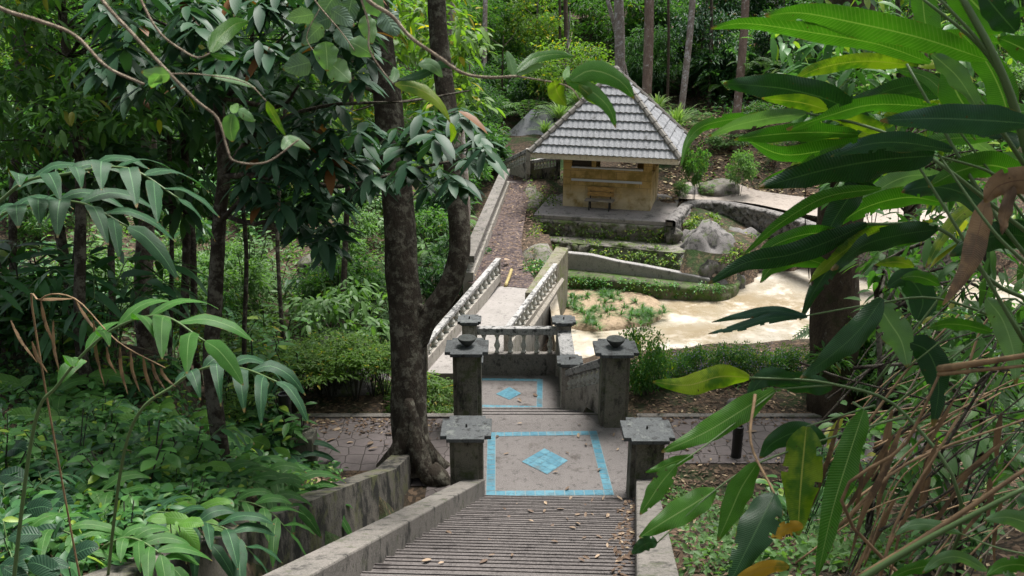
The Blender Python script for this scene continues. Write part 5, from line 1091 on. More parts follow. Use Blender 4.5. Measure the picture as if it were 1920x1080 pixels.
cover('ivy_patches', 'creeping green weeds along the pool plinth and the mossy mound', pts, 16, .1, .055, 'lf_shrub', .15)
pts = [hit(rr.uniform(1285, 1345), rr.uniform(405, 445)) for i in range(50)] + [hit(rr.uniform(1350, 1560), rr.uniform(440, 492)) for i in range(50)] + [hit(rr.uniform(1640, 1800), rr.uniform(450, 500)) for i in range(30)]
cover('slope_weeds', 'bright weeds on the slope between scalloped wall and pool', [p + Vector((0, 0, .05)) for p in pts], 22, .13, .07, 'lf_moss', .2)
# ground cover right of the stairs
def ground_cover(name, label, reg, n, per, L, W, mat, keep=None, rad=.2, shape=0, lift=.06):
    pts = []
    for i in range(n * 6):
        if len(pts) >= n: break
        p = hit(rr.uniform(reg[0], reg[2]), rr.uniform(reg[1], reg[3]))
        if keep is None or keep(p): pts.append(p + Vector((0, 0, lift)))
    return cover(name, label, pts, per, L, W, mat, rad, shape)
ground_cover('ground_cover', 'carpet of small pale green leaves on the bank right of the stairs', (1215, 885, 1700, 1080), 260, 16, .085, .05, 'lf_cover', lambda p: p.x > xR(p.y) + .45 and p.y < 12.0, .2)
ground_cover('ground_cover', 'low mixed greenery covering the soil of the left bank', (0, 680, 640, 1080), 190, 14, .1, .045, 'lf_shrub', lambda p: p.x < xW(p.y) - .45 and p.y < 12.8, .24)
for nm, mt, cnt, L_ in (('layer of small oval herbs hiding the stems of the left bank', 'lf_shrub', 210, .12), ('layer of dark ginger seedlings between the herbs of the left bank', 'lf_ginger', 150, .15), ('scattered yellow-green seedlings on the left bank', 'lf_cover', 60, .09)):
    pts_ = []
    while len(pts_) < cnt:
        p = hit(rr.uniform(-20, 620), rr.uniform(690, 1090))
        if p.x < xW(p.y) - .5 and p.y < 12.6: pts_.append(p + Vector((0, 0, rr.uniform(.03, .25))))
    cover('undergrowth', nm, pts_, 10, L_, L_ * .42, mt, .26, 2)
ground_cover('ground_cover', 'mass of small pale plants on the floor of the stream gully', (0, 340, 880, 700), 1000, 30, .19, .1, 'lf_cover', lambda p: p.y > 17.5 and p.x < -1.2 and (p.x < -3.2 or p.y > 31), .5)
ground_cover('ground_cover', 'mass of dark low plants on the forest floor behind the pavilion', (0, -60, 1920, 240), 800, 46, .3, .12, 'lf_deep', lambda p: p.y > 44, 1.0, lift=.4)
ground_cover('ground_cover', 'low weeds in the leaf litter beyond the paved path', (560, 690, 1500, 775), 90, 14, .1, .05, 'lf_mid', lambda p: 15.7 < p.y < 20 and (p.x < -2.2 or p.x > 2.1), .2)
ground_cover('ground_cover', 'patches of low green weeds on the bare litter slope right of the pavilion', (1290, 190, 1560, 350), 110, 20, .16, .08, 'lf_mid', lambda p: p.y > 37.5, .35)
# leaf litter
def litter(name, label, n, fn, L=.09, mat='lf_litter'):
    P = np.array([tuple(fn()) for _ in range(n)]); a = rng.uniform(0, 6.28, n); d = np.stack([np.cos(a), np.sin(a), rng.normal(0, .12, n)], 1); up = norm(np.stack([rng.normal(0, .3, n), rng.normal(0, .3, n), np.ones(n)], 1)); l = L * rng.uniform(.6, 1.3, n)
    V, F = leaf_arrays(P + np.array([0, 0, .012]), d, up, l, l * .45, 0, -.05, .3); tag(link(name, mesh_np(name, V, F, [X[mat]])), label, 'leaf litter', None, 'stuff')
def gp(x0, x1, y0, y1, cond=lambda x, y: True):
    def f():
        while True:
            x, y = rr.uniform(x0, x1), rr.uniform(y0, y1)
            if cond(x, y): return (x, y, gz(x, y))
    return f
litter('leaf_litter', 'brown leaf litter on the right bank beside the stairs', 4200, gp(1.4, 7, 5, 12.3, lambda x, y: x > xR(y) + .35))
litter('leaf_litter', 'brown leaf litter on the left bank above the drain wall', 5200, gp(-7, -1.3, 4, 12.6, lambda x, y: x < xW(y) - .35))
litter('leaf_litter', 'brown leaf litter in the strip beyond the paved path', 5200, gp(-7, 9, 14.7, 18.5, lambda x, y: x < -1.6 or x > 2.2))
litter('leaf_litter', 'brown leaf litter drifting over both edges of the right paved path', 1500, lambda: (lambda x, y: (x, y, max(gz(x, y), .006)))(rr.uniform(2.3, 9), (12.2 + abs(rr.gauss(0, .55))) if rr.random() < .6 else 14.75 - abs(rr.gauss(0, .3))))
litter('leaf_litter', 'leaf litter along the far edge of the left paved path', 420, lambda: (rr.uniform(-4.5, -1.3), 14.5 - abs(rr.gauss(0, .3)), .008))
litter('leaf_litter', 'leaf debris caught at the foot of the stair curb and pillars', 200, lambda: (lambda t: (xR(t) - abs(rr.gauss(0, .09)) - .02, t, .165 * (math.floor((T0 - .02 - t) / .33) + 1) + .004))(rr.uniform(6, 11.4)), .07)
litter('leaf_litter', 'brown leaf litter on the bare slope right of the pavilion', 8000, gp(5, 16, 36, 50), .2, 'lf_dry')
litter('leaf_litter', 'dry leaves gathered in the drain channel', 260, lambda: (lambda t: (rr.uniform(xW(t) + .05, xL(t) - .38), t, sz(t) - .13))(13.3 - 3.2 * rr.random() ** 1.6), .1)
litter('leaf_litter', 'small dark litter on the dirt path', 900, lambda: (lambda q: dl[0].lerp(dl[-1], q[0]).lerp(dr[0].lerp(dr[-1], q[0]), q[1]) + Vector((0, 0, .1)))((rr.random(), rr.random())), .12)
# single fallen leaves that can be counted
FLV = []
for k in range(4):
    a = rng.uniform(0, 6); V, F = leaf_arrays(np.zeros((1, 3)), np.array([[1, 0, .1]]), np.array([[.1, .2, 1.0]]), .15, .06 - .008 * (k % 2), 2, -.05 + .06 * k, .4); m_, t_ = new_mat('fallen leaf'); g = nd(t_, 'ShaderNodeObjectInfo'); c_ = mixc(t_, g.outputs['Random'], (.09, .055, .035), (.33, .24, .16)); finish(m_, t_, c_, .7); FLV.append(mesh_np('fallen leaf', V, F, [m_]))
def fallen(p, label, group, s=1.0):
    o = link('fallen_leaf', rr.choice(FLV), None, None, p); o.rotation_euler = (rr.uniform(-.2, .2), rr.uniform(-.2, .2), rr.uniform(0, 6.28)); o.scale = (s, s, s); tag(o, label, 'leaf', group)
for i in range(42):
    k = rr.randint(0, 15); t = T0 - .02 - .33 * k - rr.uniform(.02, .1); fallen((rr.uniform(xL(t) + .1, xR(t) - .1) if rr.random() < .6 else xR(t) - rr.random() ** 2 * 1.0 - .08, t, .165 * (k + 1) + .012), 'dry leaf lying on the treads of the long stairs', 'dry leaves on the long stairs', rr.uniform(.4, .8))
for px, py in ((935, 818), (955, 851), (1098, 833), (1085, 822), (1060, 849), (1150, 820), (1165, 826), (1172, 818), (1037, 887), (1060, 921), (1075, 934), (965, 938), (1120, 885), (1160, 842), (980, 795), (1082, 797)): fallen(onz(px, py, 0) + Vector((0, 0, .02)), 'dry leaf lying on the upper tiled landing', 'dry leaves on the upper landing', rr.uniform(.5, .9))
for px, py in ((925, 700), (930, 699), (965, 699), (940, 697), (1000, 700), (978, 755), (1008, 745)): fallen(onz(px, py, ZL) + Vector((0, 0, .02)), 'dry leaf lying on the lower tiled landing', 'dry leaves on the lower landing', rr.uniform(.8, 1.2))
for px, py in ((700, 830), (650, 832), (612, 830), (690, 845), (720, 815), (640, 805), (1300, 830), (1420, 810), (1290, 845), (1340, 800)): fallen(onz(px, py, 0) + Vector((0, 0, .02)), 'pale dry leaf lying on the paved path', 'dry leaves on the paved path', rr.uniform(.9, 1.5))
for px, py, s in ((955, 490, 3.2), (974, 503, 2.4), (968, 420, 3), (960, 395, 2)): fallen(onz(px, py, -1.15) + Vector((0, 0, .06)), 'large orange brown dead leaf on the dirt path', 'dead leaves on the dirt path', s * .9)
# =====================================================================================
# BROAD-LEAVED PLANTS NEAR THE CAMERA
# =====================================================================================
def blade_arrays(spine, width, roll=0.0, fold=.12, wave=.05, nu=14, nv=6, tipp=.75, seed=0, face=None, torn=0):
    """spine: world points base -> tip. The blade faces the way 'face' does, turned by roll round its own rib."""
    S = smooth_pts(spine, max(2, nu // (len(spine) - 1))); k = len(S); V, UV, F = [], [], []; r = random.Random(seed); ph = r.uniform(0, 6)
    for i in range(k):
        f = i / (k - 1); t = (S[min(i + 1, k - 1)] - S[max(i - 1, 0)]).normalized()
        vd = (Vector((0, 0, CAMZ)) - S[i]).normalized() if face is None else Vector(face)
        s = t.cross(vd)
        if s.length < .05: s = t.cross(Vector((0, 0, 1)))
        s.normalize(); n = s.cross(t).normalized(); rl = roll + .25 * math.sin(f * 2.5 + ph); s2 = s * math.cos(rl) + n * math.sin(rl); n2 = s2.cross(t).normalized()
        w = width * .5 * (math.sin(math.pi * min(1, f * .97 + .015) ** tipp) ** .8) * (1 + .06 * math.sin(f * 19 + ph))
        for j in range(nv + 1):
            q = j / nv * 2 - 1; a = abs(q); off = fold * w * a * 1.2 - .25 * w * a * a + wave * width * a * a * math.sin(f * 17 + ph + (1.3 if q > 0 else 0))
            V.append(S[i] + s2 * w * q + n2 * off); UV.append((f, j / nv))
    for i in range(k - 1):
        for j in range(nv):
            if torn and r.random() < torn and j in (0, nv - 1): continue
            b = i * (nv + 1) + j; F.append((b, b + 1, b + nv + 2, b + nv + 1))
    return V, UV, F
def blades_mesh(name, parts, mat):
    V, UV, F = [], [], []
    for v, u, f in parts: b = len(V); V += v; UV += u; F += [tuple(b + i for i in q) for q in f]
    me = bpy.data.meshes.new(name); me.from_pydata([tuple(v) for v in V], [], F); me.update(); l = me.uv_layers.new(name='UVMap')
    idx = np.zeros(len(me.loops), np.int32); me.loops.foreach_get('vertex_index', idx); l.data.foreach_set('uv', np.array(UV, np.float32)[idx].ravel())
    me.polygons.foreach_set('use_smooth', [True] * len(F)); me.materials.append(X[mat] if isinstance(mat, str) else mat); return me
def blade_plant(name, label, base, blades, stalks, cat='plant'):
    """blades: (pixel spine base->tip [(x, y)..], zc0, zc1, width px, material, roll); stalks: (points [(x, y, zc)..], r, material)"""
    g = Vector(base); g.z = gz(g.x, g.y); t = thing(name, label, cat, g)
    for pts, r, m in stalks:
        P = smooth_pts([(pt(*q) if not isinstance(q, Vector) else q) - g for q in pts], 5); mb = MB(); mb.tube(P, [r * (1 - .5 * i / len(P)) for i in range(len(P))], 7); mb.build('stalk', X[m], t, smooth=True)
    for i, (sp, z0, z1, wpx, mat, roll, *kw) in enumerate(blades):
        k = len(sp); W = [pt(x, y, z0 + (z1 - z0) * j / (k - 1)) - g for j, (x, y) in enumerate(sp)]; wm = wpx * .84 * (z0 + z1) / 2 / FPX / max(.45, math.cos(roll))
        opt = kw[0] if kw else {}
        face = None
        opt.setdefault('torn', (0, .05, 0, .12)[i % 4]); opt.setdefault('wave', (.04, .07, .1)[i % 3]); opt.setdefault('nu', 22); v, u, f = blade_arrays([w + g for w in W], wm, roll, seed=i * 7 + int(sp[0][0]), **opt); v = [q - g for q in v]
        link('leaf', blades_mesh('leaf', [(v, u, f)], mat), None, t)
    return t
# upper right plant
A = [
 ([(1745, 118), (1650, 84), (1530, 62), (1400, 44), (1333, 54)], 3.2, 3.0, 46, 'b_green', .45),
 ([(1850, 112), (1730, 72), (1600, 42), (1500, 24), (1434, 30)], 3.1, 3.0, 66, 'b_green', .3),
 ([(1632, 232), (1560, 190), (1480, 168), (1410, 160), (1356, 156)], 3.5, 3.4, 66, 'b_dark', .2),
 ([(1552, 206), (1500, 192), (1428, 184)], 3.4, 3.35, 34, 'b_yellow', .5),
 ([(1660, 246), (1600, 226), (1545, 216)], 3.4, 3.4, 34, 'b_yellow', .5),
 ([(1760, 200), (1640, 196), (1560, 215), (1476, 245)], 3.3, 3.1, 40, 'b_green', .7),
 ([(1935, 232), (1850, 226), (1750, 222), (1650, 226)], 2.7, 2.7, 66, 'b_blue', .35),
 ([(1785, 282), (1700, 268), (1630, 270), (1558, 293)], 3.0, 2.9, 44, 'b_blue', .6),
 ([(1750, 292), (1650, 300), (1540, 320), (1424, 352)], 3.1, 3.0, 88, 'b_dark', .15),
 ([(1512, 212), (1440, 222), (1380, 235), (1328, 256)], 3.4, 3.3, 36, 'b_pale', .5),
 ([(1610, 252), (1530, 248), (1450, 252), (1376, 262)], 3.4, 3.3, 44, 'b_green', .45),
 ([(1440, 214), (1380, 222), (1320, 236), (1292, 262), (1276, 312)], 3.4, 3.3, 26, 'b_green', .4),
 ([(1640, 270), (1560, 280), (1470, 290), (1400, 262)], 3.5, 3.5, 52, 'b_green', .5),
 ([(1700, 300), (1620, 290), (1540, 300), (1470, 330)], 3.4, 3.4, 50, 'b_green', .4),
 ([(1835, 205), (1800, 150), (1770, 120), (1745, 100)], 3.0, 3.0, 44, 'b_pale', .5),
 ([(1860, 250), (1810, 200), (1785, 150), (1780, 90)], 3.3, 3.3, 70, 'b_green', .5),
 ([(1880, 60), (1840, 20), (1790, -30), (1740, -60)], 3.0, 3.0, 80, 'b_green', .2),
 ([(1905, 60), (1870, 20), (1830, -30)], 2.6, 2.6, 60, 'b_dark', .3),
 ([(1960, 120), (1915, 90), (1870, 70)], 3.0, 3.0, 50, 'b_green', .3),
 ([(1960, 30), (1920, 22), (1880, 22)], 3.0, 3.0, 20, 'b_green', .3),
 ([(1900, 260), (1880, 180), (1845, 110), (1800, 60)], 3.5, 3.5, 60, 'b_green', .6),
 ([(1930, 330), (1860, 310), (1800, 320), (1740, 350)], 3.3, 3.3, 60, 'b_green', .5),
 ([(1780, 130), (1740, 60), (1730, 0), (1725, -40)], 3.6, 3.6, 60, 'b_green', .6)]
ra_ = random.Random(21)
for _ in range(26):
    bx, by = ra_.uniform(1600, 1930), ra_.uniform(60, 470); l_ = ra_.uniform(150, 280); a_ = ra_.gauss(.12, .3); z_ = ra_.uniform(3.5, 4.4); sg_ = ra_.choice([1, 1, 1, -.6])
    A.append(([(bx, by), (bx - sg_ * l_ * .4 * math.cos(a_), by - 14 + l_ * .3 * math.sin(a_)), (bx - sg_ * l_ * .75 * math.cos(a_), by - 6 + l_ * .75 * math.sin(a_)), (bx - sg_ * l_ * math.cos(a_), by + 26 + l_ * math.sin(a_))], z_, z_ - .15, ra_.uniform(24, 40), ra_.choice(['b_green', 'b_green', 'b_dark', 'b_pale', 'b_yellow', 'b_green']), ra_.uniform(.1, .8)))
A0 = Vector((2.35, 3.1, 0)); A0.z = gz(2.35, 3.1)
blade_plant('broad_leaved_plant', 'tall broad-leaved plant at the upper right with long bright green blades reaching over the pavilion', A0, A,
 [([A0 - Vector((0, 0, .2)), pt(2020, 620, 3.2), pt(1940, 330, 3.1), pt(1880, 140, 3.0), pt(1796, -20, 3.0)], .022, 'stem'), ([pt(1935, 330, 3.1), pt(1840, 193, 3.0), pt(1751, 100, 3.1)], .009, 'stem'), ([pt(1905, 200, 3.05), pt(1850, 96, 3.0), pt(1755, -10, 3.0)], .009, 'stem'), ([pt(1900, 180, 3.05), pt(1836, 85, 3.05), pt(1720, -10, 3.1)], .009, 'stem'), ([pt(1985, 480, 3.2), pt(1880, 400, 3.2), pt(1780, 320, 3.2), pt(1690, 262, 3.3), pt(1600, 230, 3.4), pt(1512, 212, 3.4)], .009, 'stem'), ([pt(1960, 420, 3.2), pt(1870, 330, 3.1), pt(1750, 290, 3.1)], .007, 'stem'), ([pt(2000, 520, 3.3), pt(1900, 380, 3.3), pt(1760, 195, 3.3)], .007, 'stem')])
B = [
 ([(1625, 420), (1560, 450), (1480, 478), (1400, 492), (1328, 532)], 3.6, 3.4, 52, 'b_dark', .35),
 ([(1560, 500), (1500, 485), (1450, 500), (1425, 530)], 3.6, 3.5, 36, 'b_green', .5),
 ([(1512, 592), (1450, 582), (1390, 592), (1334, 604)], 3.5, 3.4, 20, 'b_blue', .3),
 ([(1514, 594), (1450, 596), (1390, 612), (1328, 626)], 3.5, 3.4, 24, 'b_blue', .2),
 ([(1655, 560), (1610, 620), (1560, 665), (1502, 710)], 3.4, 3.3, 58, 'b_dark', .2),
 ([(1760, 430), (1690, 440), (1620, 460), (1560, 508)], 3.5, 3.4, 52, 'b_dark', .4),
 ([(1760, 425), (1690, 445), (1620, 440), (1540, 500)], 3.7, 3.6, 40, 'b_green', .5),
 ([(1640, 560), (1665, 600), (1690, 640), (1702, 690)], 3.5, 3.5, 66, 'b_pale', .3),
 ([(1860, 622), (1810, 610), (1770, 608), (1738, 616)], 3.0, 3.0, 30, 'b_green', .3),
 ([(1714, 500), (1690, 492), (1665, 492), (1640, 497)], 3.3, 3.3, 24, 'b_yellow', .4),
 ([(1762, 535), (1735, 522), (1710, 518), (1688, 522)], 3.3, 3.3, 28, 'b_green', .3),
 ([(1600, 470), (1560, 500), (1530, 540), (1500, 600)], 3.7, 3.7, 36, 'b_dark', .3),
 ([(1720, 600), (1730, 560), (1700, 520), (1660, 540)], 3.9, 3.9, 60, 'b_dark', .2),
 ([(1700, 640), (1740, 660), (1760, 720), (1750, 800)], 3.6, 3.6, 60, 'b_dark', .3),
 ([(1660, 300), (1600, 360), (1560, 420), (1540, 470)], 3.6, 3.6, 60, 'b_dark', .3),
 ([(1770, 380), (1700, 370), (1620, 390), (1560, 430)], 3.8, 3.8, 50, 'b_green', .5),
 ([(1850, 560), (1880, 600), (1900, 660), (1905, 720)], 3.3, 3.3, 50, 'b_pale', .3),
 ([(1860, 400), (1800, 360), (1740, 350), (1690, 360)], 3.5, 3.5, 66, 'b_blue', .3),
 ([(1980, 460), (1900, 440), (1840, 450), (1780, 480)], 3.3, 3.3, 66, 'b_dark', .3)]
B0 = Vector((2.6, 3.7, 0)); B0.z = gz(2.6, 3.7)
blade_plant('broad_leaved_plant', 'dark broad-leaved plant before the vine-clad trunk, bluish blades over the pale pool', B0, B,
 [([B0 - Vector((0, 0, .2)), pt(1990, 700, 3.6), pt(1850, 520, 3.5), pt(1760, 428, 3.5), pt(1625, 420, 3.6)], .012, 'stem'), ([pt(1930, 620, 3.5), pt(1760, 560, 3.5), pt(1640, 570, 3.5), pt(1512, 592, 3.5)], .006, 'stem'), ([pt(1990, 560, 3.3), pt(1850, 380, 3.3), pt(1700, 120, 3.4)], .01, 'stem'), ([pt(1920, 640, 3.2), pt(1790, 420, 3.2), pt(1690, 260, 3.3)], .008, 'stem'), ([pt(1930, 500, 2.9), pt(1860, 430, 2.9), pt(1760, 290, 3.0)], .007, 'stem'), ([pt(1960, 620, 3.4), pt(1880, 560, 3.4), pt(1700, 690, 3.4)], .005, 'stem'), ([pt(1640, 720, 3.8), pt(1760, 560, 3.8), pt(1930, 340, 3.8)], .006, 'stem')])
Cb = [
 ([(1405, 708), (1350, 706), (1290, 722), (1224, 716)], 3.6, 3.5, 52, 'b_yellow', .2),
 ([(1452, 730), (1390, 770), (1320, 812), (1240, 848)], 3.6, 3.4, 56, 'b_green', .15),
 ([(1300, 855), (1265, 866), (1240, 876), (1210, 886)], 3.4, 3.4, 24, 'b_green', .2),
 ([(1268, 872), (1240, 905), (1220, 935), (1200, 965)], 3.3, 3.3, 42, 'b_green', .15),
 ([(1342, 918), (1300, 945), (1250, 975), (1198, 1008)], 3.3, 3.2, 58, 'b_green', .15),
 ([(1232, 1018), (1215, 1018), (1200, 1026), (1184, 1040)], 3.2, 3.2, 34, 'b_dark', .1),
 ([(1420, 868), (1390, 915), (1370, 960), (1346, 1014)], 3.3, 3.3, 56, 'b_green', .15),
 ([(1512, 800), (1506, 860), (1500, 930), (1496, 1004)], 3.4, 3.4, 86, 'b_yellow', .1),
 ([(1620, 768), (1590, 860), (1560, 960), (1532, 1085)], 3.4, 3.3, 62, 'b_green', .2),
 ([(1452, 925), (1430, 970), (1400, 1030), (1365, 1100)], 3.1, 3.0, 80, 'b_dark', .1),
 ([(1550, 830), (1500, 810), (1450, 830), (1425, 860)], 3.5, 3.5, 50, 'b_dark', .2),
 ([(1505, 985), (1480, 990), (1460, 1000), (1446, 1008)], 3.3, 3.3, 34, 'b_gold', .1),
 ([(1480, 1062), (1440, 1064), (1400, 1080), (1370, 1095)], 3.0, 3.0, 34, 'b_gold', .2),
 ([(1500, 720), (1450, 705), (1420, 720), (1400, 760)], 3.6, 3.6, 40, 'b_dark', .3),
 ([(1560, 730), (1520, 720), (1470, 715), (1430, 715)], 3.7, 3.7, 46, 'b_dark', .3)]
C0 = Vector((2.2, 4.3, 0)); C0.z = gz(2.2, 4.3)
blade_plant('broad_leaved_plant', 'drooping broad-leaved plant hanging over the right stair curb, with one yellowing blade', C0, Cb,
 [([C0 - Vector((0, 0, .2)), pt(1800, 1000, 3.6), pt(1700, 780, 3.6), pt(1560, 720, 3.6), pt(1405, 708, 3.6)], .009, 'stem'), ([pt(1560, 722, 3.6), pt(1452, 730, 3.6)], .005, 'stem'), ([pt(1700, 780, 3.6), pt(1560, 820, 3.5), pt(1430, 865, 3.4), pt(1342, 918, 3.3), pt(1232, 1018, 3.2)], .005, 'stem'), ([pt(1452, 735, 3.6), pt(1330, 830, 3.45), pt(1268, 872, 3.3)], .004, 'stem'), ([pt(1640, 760, 3.6), pt(1512, 800, 3.4)], .005, 'stem'), ([pt(1600, 755, 3.6), pt(1620, 768, 3.4)], .006, 'stem'), ([pt(1416, 740, 3.55), pt(1408, 830, 3.4), pt(1452, 925, 3.1)], .007, 'straw')])
# dead stalks and leaf on the right
def dead(label, base, stalks, blades=()):
    return blade_plant('dead_stalks', label, base, blades, stalks, 'plant')
rt = random.Random(3)
TANGLE = [(lambda x, y, z, a, l: [pt(x - l * math.cos(a), y + l * math.sin(a), z), pt(x + rt.uniform(-15, 15), y + rt.uniform(-15, 15), z), pt(x + l * math.cos(a), y - l * math.sin(a) * rt.uniform(.5, 1), z)])(rt.uniform(1600, 1900), rt.uniform(620, 1040), rt.uniform(3.6, 5.5), rt.uniform(.15, 1.3), rt.uniform(80, 220)) for _ in range(64)]
TANGLE = [(P, rt.uniform(.003, .008), rt.choice(['straw', 'straw', 'bark_dark', 'bark_dark', 'stem_dark', 'twig'])) for P in TANGLE]
D0 = Vector((2.5, 2.8, 0))
dead('bent straw-coloured dead stalks and a curled brown leaf hanging at the right border', D0,
 [([Vector((2.5, 2.8, gz(2.5, 2.8) - .2)), pt(1600, 990, 3.3), pt(1700, 830, 3.1), pt(1760, 705, 3.0)], .008, 'straw'), ([pt(1762, 692, 3.0), pt(1840, 680, 2.8), pt(1940, 664, 2.6)], .014, 'straw'), ([pt(1760, 702, 3.0), pt(1840, 694, 2.8), pt(1940, 684, 2.6)], .008, 'straw'), ([pt(1600, 1090, 2.9), pt(1760, 990, 2.8), pt(1940, 868, 2.7)], .012, 'straw'), ([pt(1590, 1100, 2.7), pt(1740, 1010, 2.6), pt(1940, 905, 2.5)], .012, 'stem'), ([pt(1560, 1000, 3.4), pt(1700, 870, 3.4), pt(1940, 780, 3.4)], .007, 'straw'), ([pt(1650, 1080, 3.2), pt(1690, 960, 3.2), pt(1800, 780, 3.2)], .007, 'straw'), ([pt(1600, 690, 4.2), pt(1740, 682, 4.2), pt(1960, 700, 4.2)], .01, 'bark_dark'), ([pt(1500, 680, 4.4), pt(1620, 720, 4.4), pt(1960, 800, 4.4)], .007, 'bark_dark'), ([pt(1540, 900, 3.8), pt(1700, 740, 3.8), pt(1930, 560, 3.8)], .006, 'stem')] + TANGLE,
 [([(1850, 372), (1836, 430), (1815, 500), (1768, 572)], 3.0, 2.9, 46, 'b_brown', .3), ([(1965, 345), (1915, 338), (1870, 350), (1846, 380)], 2.9, 2.95, 62, 'b_brown', .3), ([(1900, 350), (1885, 400), (1880, 440)], 2.9, 2.9, 30, 'b_brown', .3), ([(1690, 800), (1660, 880), (1620, 960), (1590, 1060)], 3.3, 3.3, 15, 'b_brown', .4), ([(1600, 830), (1615, 900), (1600, 970)], 3.5, 3.5, 12, 'b_brown', .5), ([(1760, 820), (1730, 900), (1690, 990), (1670, 1080)], 3.2, 3.2, 12, 'b_brown', .5)] + [(lambda x, y, a, l, z: ([(x, y), (x - l * .5 * math.cos(a) + rt.uniform(-8, 8), y + l * .5 * math.sin(a)), (x - l * math.cos(a), y + l * math.sin(a))], z, z, rt.uniform(6, 15), 'b_brown', .4))(rt.uniform(1560, 1900), rt.uniform(740, 980), rt.uniform(.6, 1.5), rt.uniform(90, 200), rt.uniform(3.4, 4.8)) for _ in range(16)])
E0 = Vector((2.0, 2.6, 0))
blade_plant('broad_leaved_plant', 'young plant with a few pale green leaves in the lower right corner', E0,
 [([(1990, 1000), (1940, 985), (1890, 970), (1846, 975)], 2.6, 2.6, 46, 'b_pale', .1), ([(1800, 1000), (1750, 985), (1710, 985), (1676, 1004)], 2.9, 2.9, 26, 'b_pale', .2), ([(1850, 1070), (1800, 1045), (1760, 1050), (1730, 1075)], 2.8, 2.8, 30, 'b_pale', .2), ([(1960, 1080), (1920, 1060), (1880, 1062), (1850, 1080)], 2.6, 2.6, 40, 'b_green', .2), ([(1780, 1040), (1740, 1060), (1700, 1070), (1660, 1090)], 3, 3, 30, 'b_green', .2)],
 [([Vector((2.0, 2.6, gz(2.0, 2.6) - .1)), pt(1990, 1050, 2.7), pt(1970, 1000, 2.6)], .006, 'stem'), ([pt(1990, 1050, 2.7), pt(1880, 1030, 2.8), pt(1800, 1000, 2.9)], .004, 'stem')])
rh2 = random.Random(9)
# ---- gingers on the left ----
X['b_ginger'] = mat_blade('ginger blade', (.013, .055, .024), (.022, .075, .03), .48, .25, rib=(.1, .22, .1))
X['b_gingerl'] = mat_blade('light ginger blade', (.034, .125, .022), (.055, .165, .028), .48, .34, rib=(.16, .28, .1))
def ginger_px(label, base, spine, zc, lens, wid, n, mat='b_ginger', hang=.5, seed=0, start=.25, up=.3):
    """one arching stem with two rows of blades along it"""
    if seed in (5, 6, 7, 8, 21, 22, 23):
        m_ = spine[len(spine) // 2]; zc = zc_of(hit(m_[0], m_[1])) - (.95 if seed != 8 else .4); h_ = hit(spine[1][0], min(1079, spine[1][1] + 10)); base = (h_.x, h_.y, 0); spine = spine[1:]
    g = Vector(base); g.z = gz(g.x, g.y); t = thing('ginger_plant', label, 'plant', g); r = random.Random(seed)
    P0 = [pt(x, y, zc + d) for x, y, d in spine]; P = smooth_pts([g - Vector((0, 0, .15))] + P0, 8); mb = MB(); mb.tube([p - g for p in P], [.012 * (1 - .65 * i / len(P)) for i in range(len(P))], 6); mb.build('stem', X['stem'], t, smooth=True)
    P = smooth_pts(P0, 10); parts = []
    for j in range(n):
        f = start + (1 - start) * j / (n - 1); i = min(int(f * (len(P) - 1)), len(P) - 1); tg = (P[min(i + 1, len(P) - 1)] - P[max(i - 1, 0)]).normalized(); sd_ = tg.cross(Vector((0, 0, 1))).normalized(); sg = 1 if j % 2 else -1
        L = lens / FPX * zc * (.75 + .4 * math.sin(math.pi * (j + .6) / n)) * r.uniform(.85, 1.15); d = (tg * r.uniform(.5, .85) + sd_ * sg * r.uniform(.6, .95) + Vector((0, 0, up * r.uniform(.3, 1)))).normalized()
        if j == n - 1: d = (tg + Vector((0, 0, -.1))).normalized()
        q = P[i]; sp = [q, q + d * L * .35 + Vector((0, 0, .02 * L)), q + d * L * .7 - Vector((0, 0, hang * L * .28)), q + d * L * .95 - Vector((0, 0, hang * L * .75))]
        nrm = (Vector((0, 0, 1)) + tg * .1 - sd_ * sg * .2).normalized(); v, u, fc = blade_arrays(sp, wid / FPX * zc * r.uniform(.85, 1.15), r.uniform(-.25, .25), .2, .03, 9, 4, .72, r.random() * 99, face=nrm); parts.append(([a - g for a in v], u, fc))
    link('foliage', blades_mesh('foliage', parts, mat), None, t); return t
ginger_px('arching ginger frond across the left border at mid height', (-3.0, 3.3, 0), [(-60, 520, .3), (20, 360, .1), (130, 325, 0), (240, 316, -.1), (335, 372, -.1)], 4.3, 122, 32, 14, hang=.55, seed=1)
ginger_px('second ginger frond just below the arching one at the left border', (-3.0, 3.6, 0), [(-80, 620, .3), (-20, 430, .2), (60, 385, .1), (150, 380, 0), (240, 425, 0)], 4.4, 122, 32, 13, hang=.6, seed=2)
ginger_px('big ginger frond pointing right over the dead straw stems', (-3.0, 4.2, 0), [(60, 820, .3), (110, 720, .2), (200, 625, .1), (300, 592, 0), (385, 640, -.1)], 4.6, 122, 30, 11, 'b_gingerl', hang=.5, seed=3)
ginger_px('glossy ginger frond with hanging silvery blades left of the black path light', (-2.9, 5.2, 0), [(240, 820, .2), (330, 720, .1), (400, 686, 0), (460, 692, -.1), (520, 716, -.2)], 5.2, 90, 28, 9, hang=1.0, seed=4)
ginger_px('feathered ginger leaning over the drain wall in the lower left', (-2.2, 4.0, 0), [(60, 1010, .2), (120, 930, .1), (200, 900, 0), (270, 915, -.1), (330, 960, -.1)], 4.4, 105, 27, 11, 'b_gingerl', hang=.6, seed=5)
ginger_px('feathered ginger spreading right to the edge of the drain wall', (-2.0, 5.4, 0), [(300, 1000, .2), (340, 930, .1), (410, 890, 0), (480, 905, -.1), (545, 945, -.1)], 5.6, 84, 22, 13, 'b_gingerl', hang=.5, seed=6)
